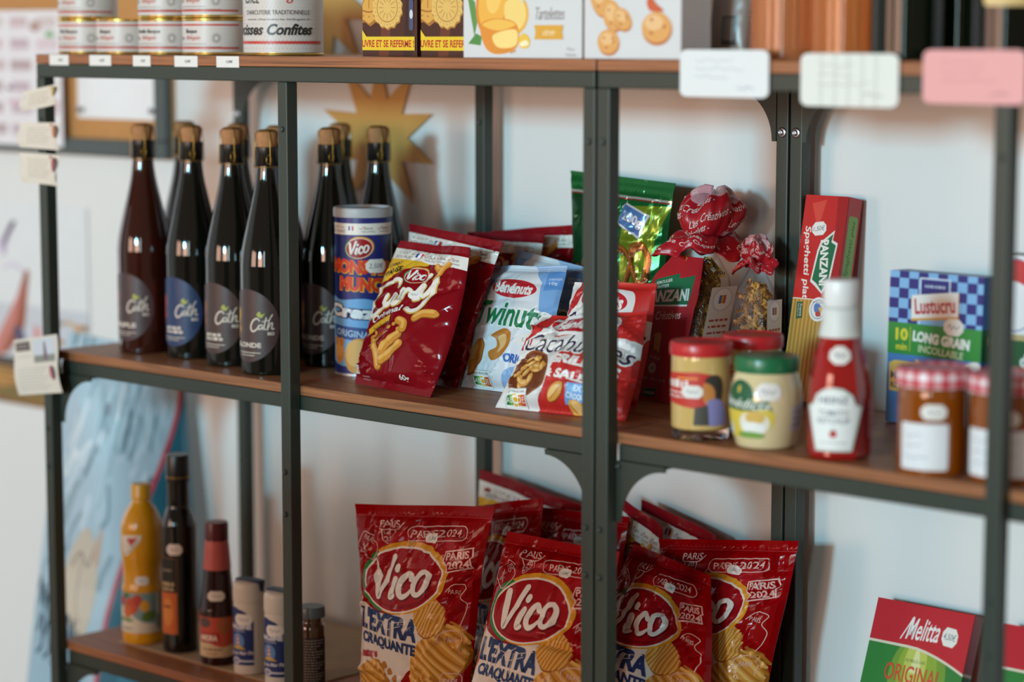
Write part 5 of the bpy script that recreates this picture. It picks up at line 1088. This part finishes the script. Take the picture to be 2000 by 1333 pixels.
p = foot(427, 1306, ZL, .0235); t = empty('sauce_bottle', (p[0], p[1], ZB)); tag(t, 'dark red sauce bottle with a pink neck label', 'bottle')
RP = smooth_prof([(.019, 0), (.0225, .0006), (.0236, .005), (.0236, .066), (.0228, .078), (.0205, .100), (.0180, .128), (.0160, .155), (.0150, .166), (.0142, .170)], 5)
lathe('glass_bottle', RP, mat('#2a0a0a', .06, var=.15, coat=.3), t); lathe('neck_label', [(.0182, .128), (.0186, .1284), (.0166, .155), (.0156, .1665), (.0152, .167)], mat('#c4605a', .45, var=.05), t, 40); lathe('cap', [(.0150, .1675), (.0156, .168), (.0156, .1885), (.0145, .1915), (.001, .1917)], mat('#5a1a22', .3, var=.05), t, 40)
a = Art(70, 56); a.rrect('#c4503c', 0, 0, 70, 56, 5); a.blob('#d6bf9a', [(0, 36), (20, 34), (48, 42), (70, 40), (70, 56), (0, 56)], 4); a.ell('#5a4a4a', 18, 8, 12, 7); a.ell('#a8603a', 52, 12, 12, 12); a.rrect('#a8281e', 6, 22, 44, 36, 3); a.text('#ecdccc', 'AMORA', 24, 29, 9, 34, bold=.06); a.scrib('#8a6a4c', 14, 48, 45, 4, 2.4, 8); a.scrib('#8a6a4c', 22, 40, 51, 3, 1.4, 2); lay('paper_label', a, drum(RP, TOCAM(p[0], p[1])-.25, 1.25, .012, .066), t, 24, 1, off=.0004)
lay('price_sticker', sticker(11, None, 24, 14), drum(RP, TOCAM(p[0], p[1])-.1, .55, .088, .101), t, 10, 4, off=.0005)

# salt shakers
def salt_art():
    a = Art(54, 96); pts = [(0, 2), (14, 0), (34, 6), (48, 16), (52, 24), (52, 95), (0, 95)]; a.poly('#1c2f6c', pts); a.sub(sticker(12, None, 34, 18), 33, 20); a.text('#dfe3ea', 'BALEINE', 26, 32, 8, 44, bold=.05); a.scrib('#b9c4dc', 10, 36, 39, 3, 1.6, 2); a.ell('#5a8ac4', 22, 56, 13, 14); a.poly('#d8c9b4', [(20, 46), (24, 46), (26, 64), (18, 64)])
    for k in range(3): a.rect('#b8423c', 19, 48+k*6, 25, 50.4+k*6)
    a.poly('#d0a83c', [(8, 68), (18, 63), (30, 64), (38, 69)]); a.text('#e6e6ea', 'Sel de Mer Fin', 27, 75, 6, 48, rot=2, shear=.15, bold=.02); a.ell('#c9cbd8', 18, 88, 9, 6); a.ell('#8a8cae', 18, 88, 6, 3.5); a.rect('#d2d4de', 26, 86.6, 52, 89.4); return a
A_SALT = salt_art()
def salt(u, vb, label):
    p = foot(u, vb, ZL, .0205); t = empty('salt_shaker', (p[0], p[1], ZB)); tag(t, label, 'salt shaker', 'white salt shakers with blue labels'); r = .0205
    pr = smooth_prof([(r*.8, 0), (r*.96, .0006), (r, .004), (r, .092), (r*.96, .094), (r*.96, .0955), (r*1.02, .097), (r*1.03, .112), (r*.98, .119), (r*.8, .1222), (.004, .1235)], 4)
    lathe('bottle_body', pr, mat('#d8cfc2', .4, var=.03), t); c = TOCAM(p[0], p[1]); ex = Vector((cos(c+.9), sin(c+.9), 0)); ey = Vector((-ex.y, ex.x, 0))
    pts = [Vector((0, 0, .1205))+ex*x+ey*y for x, y in ((-.017, -.006), (-.008, -.0085), (.012, -.0085), (.0195, -.004), (.0195, .004), (.012, .0085), (-.008, .0085), (-.017, .006))]; V, F = plate_vf(pts, (0, 0, 1), .0042); obj('flip_cap', V, F, mat('#1f2b4c', .4), t)
    pts = [Vector((0, 0, .110))+ex*(r*1.0)+ey*y+Vector((0, 0, z)) for y, z in ((-.006, .0145), (-.003, .0), (.003, 0), (.006, .0145))]; V, F = plate_vf(pts, tuple(ex), .0018); obj('pour_spout', V, F, mat('#1f2b4c', .4), t)
    lay('paper_label', A_SALT, drum(pr, c-.62, .98, .012, .090), t, 20, 1, off=.0004, dl=.00003)
salt(488, 1323, 'white salt shaker with a blue lighthouse label, left one')
salt(549, 1347, 'white salt shaker with a blue lighthouse label, right one by the post')
# spice jar
p = np.array((x_at(610, .055, ZL), .055, ZL)); zt_ = z_at(p[0], p[1], 1184)-ZL; k_ = zt_/.118
t = empty('spice_jar', (p[0], p[1], ZL)); tag(t, 'small spice jar with a grey lid standing right of the middle post', 'jar')
SP_ = [(r*1., z*k_) for r, z in smooth_prof([(.013, 0), (.0155, .0006), (.0165, .004), (.0166, .086), (.0150, .094), (.0128, .098), (.0126, .106)], 4)]
lathe('jar_body', SP_, mat('#4a3018', .12, var=.7, scale=420, coat=.6), t, 40); lathe('lid', [(.0160, .104*k_), (.0172, .1045*k_), (.0174, .107*k_), (.0172, .115*k_), (.016, .1178*k_), (.001, .118*k_)], mat('#5a686c', .35, var=.04), t, 40)
a = Art(60, 70); a.rect('#26211c', 0, 0, 60, 70); a.rect('#c0a898', 0, 0, 16, 52); a.rect('#5a6a70', 0, 52, 16, 70)
for j in range(16): a.scrib('#9a8a80', 20, 56-(j % 4)*5, 4+j*4.1, 3.4, 1.3, j)
lay('paper_label', a, drum(SP_, TOCAM(p[0], p[1])-.1, 1.45, .020*k_, .080*k_), t, 20, 1, off=.0004)

# ------------------------------------------------------------------ ridged crisp bags
def chip(a, x, y, rx, ry, rot, seed=0):
    n = 9; b = Art(40, 40); pts = [(20+18*cos(t)*(1+.05*sin(5*t+seed)), 20+18*sin(t)*(.92+.05*cos(4*t+seed))) for t in np.linspace(0, 2*pi, 22, False)]
    b.blob('#9a5a1e', [(p+1, q+1.2) for p, q in pts], 3); b.blob('#cf8f3c', pts, 3)
    for k in range(n):
        xx = 4.5+k*3.9; h = 18*sqrt(max(0, 1-((xx-20)/18.5)**2))*.9; b.stroke('#e2b264', [(xx, 20-h), (xx+1.4*sin(k), 20), (xx, 20+h)], 1.3); b.stroke('#b3752a', [(xx+1.9, 20-h*.96), (xx+1.9+1.4*sin(k), 20), (xx+1.9, 20+h*.96)], 1.0)
    a.sub(b, x, y, rx/18, rot, ry/18)
def crisp_art():
    a = Art(100, 140); W_ = '#e0d6cc'; red = '#920007'
    a.rect(red, 0, 0, 100, 140); a.rect('#b03a40', 0, 7.0, 100, 7.5); a.ell('#a81a22', 52, 30, 36, 14)
    a.blob('#dccfc2', [(-2, 58), (8, 64), (24, 70), (44, 70), (60, 64), (66, 76), (72, 88), (64, 100), (52, 108), (44, 122), (30, 142), (-2, 142)], 5)
    a.blob('#c4572a', [(-2, 66), (5, 60), (3, 72), (5, 82), (0, 92)], 3); a.blob('#b9481f', [(-2, 106), (5, 100), (4, 112), (0, 120)], 3)
    chip(a, 77, 97, 26, 19, 52, 2); chip(a, 70, 70, 12, 13, -25, 1); chip(a, 16, 122, 20, 15, 62, 3); chip(a, 62, 128, 24, 16, 40, 4); chip(a, 38, 134, 12, 9, 20, 5)
    for x, y in ((29, 104), (34, 108), (40, 112), (32, 114)): a.blob('#b3702a', [(x, y), (x+3, y-2), (x+5, y+2), (x+1, y+3)], 3)
    logo_oval(a, 43, 47, 35, 22.5, 6)
    for tx, y, h, w, x in (("L'EXTRA", 77, 15, 56, 34), ('CRAQUANTE', 90.5, 8.6, 54, 34)): a.text('#2a3a66', tx, x, y, h, w, rot=-5, bold=.05)
    for k in range(7): a.stroke('#dccfc2', [(8+k*8, 70+(k*5 % 9)), (11+k*4.6, 74+(k*3 % 8)), (10+k*4.6, 82+(k*5 % 12))], .4, smooth=False)
    a.text('#a8222c', 'nature', 16, 98.5, 5.4, 15, rot=3, bold=.04)
    w = '#e6bdb6'
    a.text(w, 'PARiS', 29.5, 12.3, 4.6, 15, rot=2, bold=.005); a.stroke(w, [(22, 11), (22.5, 15.5), (28, 16), (35, 15.5), (39, 11.5)], .6); a.text(w, '20', 29, 17.5, 3.6, 5, rot=-4, bold=.02); a.text(w, '24', 28.3, 22, 3.6, 5, rot=8, bold=.02); a.stroke(w, [(24, 16), (25, 22), (28, 25.5), (32.5, 21), (33.5, 16)], .6)
    a.rline(w, 43, 13, 87, 22, 4.4, .6, rot=2); a.text(w, 'PARiS 2024', 65, 17.5, 4.6, 36, rot=3, bold=.008)
    a.text(w, 'PARIS', 14, 23, 3.4, 9, rot=-28); a.rline(w, 4, 20, 20, 35, 3, .6, rot=-35); a.stroke(w, [(7, 32), (13, 26)], .5); a.stroke(w, [(9, 25), (12, 33)], .5); a.text(w, '%', 9, 29, 5, 4, rot=-30)
    a.poly(w, [(75, 28), (94, 25), (95, 31), (93.5, 32), (95, 38), (77, 42), (78, 37), (75, 35)]); a.poly(red, [(75.8, 28.8), (93.2, 26), (94, 30.8), (92.4, 32), (94, 37.2), (78, 40.8), (79, 36.6), (76, 34.4)]); a.text(w, 'PARiS', 84.5, 30.4, 4.8, 15.5, rot=7, bold=.025); a.text(w, '2024', 86, 36, 4.8, 14.5, rot=7, bold=.025)
    a.stroke(w, [(80, 53), (86, 48), (94, 50), (91, 56), (95, 62), (92, 74)], .5); a.text(w, 'PARIS', 86, 53, 3, 8, rot=-10); a.stroke(w, [(79, 86), (79, 80), (86, 77), (93, 79), (93, 90)], .5); a.text(w, 'PARIS', 86, 83, 3.2, 8); a.rline(w, 82, 104, 96, 122, 3, .5); a.text(w, 'PARIS', 89, 109, 3.2, 9, bold=.02); a.text(w, '2/0', 89, 116, 3.4, 8)
    return a
A_CRISP = crisp_art()
def crispbag(c, seed, label, T=.04, stk=(63, 20.5), **k):
    B = Bag(*c, T=T, seed=seed, seal=.055, waist=k.pop('waist', .03), amp=k.pop('amp', .0058), **k)
    o = bag_thing('crisp_bag', B, '#8e0006', A_CRISP, label, 'crisp bag', 'large red crisp bags')
    if stk:
        s_ = Art(100, 140); s_.sub(sticker(seed, '1,50€', 11, 6), stk[0], stk[1], rot=-3); lay('price_sticker', s_, B.S, o, B.nu, B.nv, off=.0013, dl=.0001)
    return o
crispbag(corners(ZL, (703, 1384), (912, 1430), (694, 985), (965, 992), 4), 51, 'large red crisp bag standing at the left end of the crisps', T=.028, waist=.035)
crispbag(corners(ZL, (884, 1468), (1140, 1520), (988, 1038), (1213, 1081), 23), 52, 'large red crisp bag leaning back just left of the double post', T=.030, waist=.02)
crispbag(corners(ZL, (1085, 1445), (1375, 1505), (1236, 1062), (1392, 1128), 24), 53, 'large red crisp bag slumped over with a crumpled corner, right of the double post', T=.036, waist=-.02)
crispbag(corners(ZL, (1290, 1424), (1480, 1468), (1288, 1054), (1562, 1058), 9), 54, 'large red crisp bag with a flared top at the right end', T=.03, waist=.02)
crispbag(((x_at(890, .19, ZL), .19, ZL), (x_at(1062, .19, ZL), .19, ZL), on_y(925, 990, .235), on_y(1058, 974, .235)), 55, 'large red crisp bag wedged behind the leftmost one', T=.026)
crispbag(((x_at(1000, .262, ZL), .262, ZL), (x_at(1192, .262, ZL), .262, ZL), on_y(1030, 988, .285), on_y(1225, 1012, .285)), 56, 'large red crisp bag in the back row behind the post', T=.026)
# tilted dark red bags at the back
puffbag(((x_at(903, .31, ZL), .31, ZL), (x_at(1092, .315, ZL), .315, ZL), on_y(935, 917, .335), on_y(1140, 988, .335)), 61, 'dark red snack bag tilted at the back, low shelf, left of the double post', T=.018)
puffbag(((x_at(1240, .322, ZL), .322, ZL), (x_at(1392, .325, ZL), .325, ZL), on_y(1250, 977, .345), on_y(1404, 1048, .345)), 62, 'dark red snack bag tilted at the back, low shelf, right of the double post', T=.014)
puffbag(((x_at(1182, .30, ZL), .30, ZL), (x_at(1282, .30, ZL), .30, ZL), on_y(1195, 962, .315), on_y(1296, 1034, .315)), 63, 'dark red snack bag with a folded top edge beside the double post', T=.012)

# ------------------------------------------------------------------ coffee filter boxes
def filt_art():
    a = Art(160, 150); a.rect('#2a7a34', 0, 0, 160, 150); a.ell('#6f9634', 88, 66, 46, 40); a.ell('#8aa636', 86, 60, 32, 32); a.ell('#b9c25a', 82, 54, 18, 24); a.poly('#d6d89a', [(82, 34), (94, 62), (74, 62)])
    hd = [(160-k*16, 38+16*max(0, (160-k*16-70)/90)**1.6+6*max(0, (70-160+k*16)/70)**2*0) for k in range(11)]
    a.poly('#d8cfb8', [(0, 0), (160, 0)]+[(x, y+2.4) for x, y in hd]); a.poly('#bd1f2c', [(0, 0), (160, 0)]+hd)
    a.text('#ece6e2', 'Melitta', 84, 22, 20, 54, rot=2, shear=.45, bold=.01); a.stroke('#ece6e2', [(50, 33), (58, 22), (66, 12), (64, 28)], 1.6); a.sub(sticker(13, '4,50€', 25, 17), 128, 24, rot=-3)
    a.text('#7a8a4c', 'FILTRES À CAFÉ', 82, 51, 3.6, 32); a.text('#c84a30', 'ORIGINAL', 82, 64, 16, 92, bold=.01); a.text('#8a8a50', 'TRADITION DU FILTRE DEPUIS 1908', 84, 78, 3.6, 82); a.ell('#d8d2ca', 84, 106, 58, 20); a.ell('#c9bcae', 84, 108, 50, 15); a.blob('#5a3020', [(60, 100), (84, 94), (108, 98), (96, 108), (70, 108)], 4); return a
A_FILT = filt_art(); fs = Art(45, 150); fs.rect('#8c343c', 0, 0, 45, 150); fs.rect('#1f5a34', 0, 54, 45, 150); fs.rect('#b9b09a', 0, 53, 45, 56); fs.scrib('#b9c4b4', 14, 36, 92, 6, 6, 3)
def filter_box(BL_, TL_, w, yaw, label, dep=.018):
    up = TL_-BL_; un = up/np.linalg.norm(up); e = np.array((cos(yaw), sin(yaw), 0)); e = e-un*(e@un); e /= np.linalg.norm(e); nn = np.cross(e, un); o_ = BL_+np.array((0, 0, .0012+dep*abs(nn[2])))
    b = slab('filter_box', o_, e*w, -nn*dep, up, mat('#9a2832', .35, var=.03), bev=.0012); tag(b, label, 'filter box', 'red and green coffee filter boxes')
    lay('front_print', A_FILT, flat(o_, e*w, up), b, fin=dict(rough=.35, var=.03, scale=25)); lay('side_print', fs, flat(o_+e*w, -nn*dep, up), b, fin=dict(rough=.35, var=.03, scale=25))
for (u_, v_), yb_, d_ in (((1716, 1179), .288, 'leaning on the wall, left one'), ((1962, 1231), .286, 'at the right picture edge')):
    T_ = on_y(u_, v_, .352); filter_box(np.array((T_[0], yb_, ZL)), T_, on_y(1905, 1216, .352)[0]-on_y(1716, 1179, .352)[0], 0., 'red and green coffee filter box '+d_)

# ------------------------------------------------------------------ papers stuck on the left post
def note(name, pts, art, label, bow=.006, group='paper slips on the left post'):
    """slip of paper around the front of the post; corner pixels TL TR BR BL on the plane just before the post"""
    y = -.0016; TL, TR, BR, BL = (on_y(u, v, y) for u, v in pts); n = 12
    def S(u, v):
        u_, v_ = np.asarray(u)[:, None], np.asarray(v)[:, None]; P = (1-v_)*((1-u_)*BL+u_*BR)+v_*((1-u_)*TL+u_*TR); d = -bow*np.abs(2*u_-1)**2*(.6+.4*np.sin(5*v_)); P = P+np.c_[np.zeros(len(u)), d[:, 0], np.zeros(len(u))]
        return P, np.tile((0, -1., 0), (len(u), 1))
    gu, gv = np.meshgrid(np.linspace(0, 1, n+1), np.linspace(0, 1, n+1)); P, N = S(gu.ravel(), gv.ravel()); m_ = (n+1)**2; V = np.r_[P, P+(0, .0003, 0)]; F = []
    for j in range(n):
        for i in range(n): a = j*(n+1)+i; F += [(a, a+1, a+n+2, a+n+1), (m_+a, m_+a+n+1, m_+a+n+2, m_+a+1)]
    o = obj(name, V, F, mat('#ddd3c4', .7, var=.03), None, True); tag(o, label, 'paper slip', group); lay('print', art, S, o, n, n, off=.0003); return o
def slip(dot):
    a = Art(80, 55)
    for k in range(6): a.scrib('#b9a690', 14, 58-(k % 3)*5, 12+k*6, 5, 1.6, k)
    a.ell('#5a4a44', 71, 18, 7, 13, 12); a.poly(dot, a._el(69, 18, 6, 13, 12, 20, 90, 270)); a.ell(dot, 60, 5, 2.2, 2.6); return a
note('paper_slip', ((48, 178), (118, 163), (119, 203), (50, 217)), slip('#c9a02c'), 'cream paper slip with a yellow dot, top of the left post', .010)
note('paper_slip', ((41, 239), (121, 240), (123, 294), (46, 288)), slip('#c4702c'), 'cream paper slip with an orange dot, second on the left post', .010)
note('paper_slip', ((40, 297), (120, 303), (119, 364), (52, 356)), slip('#a83438'), 'cream paper slip with a red dot, third on the left post', .010)
a = Art(100, 112); a.rect('#4a3a3a', 4, 6, 34, 24); a.scrib('#c9bcb4', 7, 31, 12, 4, 2, 1); a.scrib('#c9bcb4', 9, 29, 18, 4, 2, 2); a.rect('#c9ced4', 40, 4, 92, 46); a.rect('#8a8a80', 40, 36, 92, 50); a.poly('#7a6470', [(66, 10), (69, 10), (73, 46), (62, 46)]); a.scrib('#a8a49a', 6, 34, 36, 4, 1.4, 3)
for k in range(8): a.scrib('#b4aea4', 6, 72-(k % 3)*8, 60+k*6, 4, 1.4, k)
a.ell('#5a4454', 82, 72, 8, 14, 10); a.poly('#b85a5c', a._el(81, 72, 7, 14, 10, 20, 90, 270))
note('leaflet', ((28, 665), (113, 653), (128, 767), (43, 772)), a, 'white leaflet with a small sail picture stuck on the left post', .008, None)

# ------------------------------------------------------------------ sacks beside the shelf
def sack_art():
    a = Art(100, 190); a.rect('#a9c0cc', 0, 0, 100, 190); rg = random.Random(9)
    for k in range(70): x, y = rg.uniform(2, 80), rg.uniform(4, 84); a.stroke(('#7e98a4', '#c6d6de', '#8ea6b0', '#d2dde2', '#6c8692')[k % 5], [(x, y), (x+rg.uniform(1, 4), y-rg.uniform(3, 8)), (x+rg.uniform(3, 8), y-rg.uniform(6, 14))], rg.uniform(.8, 3.2))
    a.ell('#4a4048', 43, 21, 1.6, 2.2); a.blob('#c9b9a4', [(24, 66), (34, 58), (42, 66), (42, 80), (36, 92), (26, 88), (20, 78)], 5); a.stroke('#8a7a6c', [(26, 70), (31, 66), (36, 70), (40, 64)], 1); a.stroke('#9a8878', [(32, 68), (30, 80), (33, 88)], .8); a.blob('#c2a48c', [(39, 66), (45, 57), (43, 70)], 4)
    a.blob('#9cb8c6', [(-4, 84), (20, 86), (34, 96), (40, 120), (-4, 120)], 4)
    for k in range(8): a.stroke('#2e4a58', [(3+k*3.6, 80+k*1.6), (5+k*3.6, 76+k*1.6), (6+k*3.6, 84+k*1.6), (8+k*3.6, 79+k*1.6)], 1.1)
    for k in range(6): a.stroke('#24404e', [(6+k*5, 92+k*1.2), (9+k*5, 87+k*1.2), (10+k*5, 96+k*1.2), (7+k*5, 99+k*1.2)], 1.5)
    a.rect('#5e93a6', -4, 112, 60, 195)
    st = [(98, -2), (97, 13), (90, 26), (78, 42), (66, 58), (54, 76), (47, 96), (42, 130), (40, 195)]
    a.poly('#1f5e70', [tuple(p) for p in crom(st, 6)]+[(104, 195), (104, -4)]); a.blob('#4a7f94', [(97, 24), (101, 20), (101, 60), (96, 50)], 4); a.blob('#2f7488', [(60, 90), (80, 60), (90, 100), (86, 180), (50, 180)], 4); a.stroke('#c4303a', st, 2.2); return a
A_SACK = sack_art()
B = Bag((x_at(5, .14, 0), .14, .004), (x_at(432, .33, 0), .33, .004), on_y(135, 648, .24), on_y(352, 690, .355), T=.05, seed=71, seal=.03, waist=-.02, amp=.0018, wave=.006, low=1.35, back=.2)
bag_thing('feed_sack', B, '#4f8496', A_SACK, 'tall blue and white printed sack with a red stripe, standing beside the shelf end', 'sack', 'blue printed sacks', finish=dict(rough=.4, var=.05, scale=14))
B = Bag((-1.06, -.10, .10), (-.62, -.16, .10), (-1.02, .22, .20), (-.58, .18, .20), T=.09, seed=72, seal=.04, waist=.02, amp=.004, wave=.01, back=1.0)
s2 = Art(100, 100); s2.rect('#3f7a8e', 0, 0, 100, 100); s2.stroke('#b83038', [(60, 100), (70, 60), (90, 20)], 4); s2.stroke('#b83038', [(20, 70), (50, 64), (80, 80)], 5); s2.blob('#24505e', [(60, 20), (80, 10), (96, 40), (70, 60)], 4); s2.blob('#8fb0be', [(4, 4), (50, 2), (60, 20), (10, 30)], 4)
bag_thing('feed_sack', B, '#4f8496', s2, 'blue sack with red stripes lying on the floor at the far left', 'sack', 'blue printed sacks', finish=dict(rough=.4, var=.05, scale=14))

# ------------------------------------------------------------------ put every one-mesh thing's origin at its own base
bpy.context.view_layer.update()
for o in list(sc.objects):
    if o.type == 'EMPTY' and o.parent is None and o.get('category') and min(abs(o.location.z-z) for z in (ZT, ZM, ZL, ZB, ZT+hc+.0004)) < .0003: o.location.z += .0004
for o in list(sc.objects):
    if o.type == 'MESH' and o.parent is None and o.get('kind') != 'structure' and o.location.length < 1e-9:
        n = len(o.data.vertices); co = np.empty(n*3); o.data.vertices.foreach_get('co', co); co = co.reshape(-1, 3); lo, hi = co.min(0), co.max(0); c = Vector(((lo[0]+hi[0])/2, (lo[1]+hi[1])/2, lo[2]))
        for q in [o]+list(o.children_recursive): q.data.transform(Matrix.Translation(-c))
        o.location = c
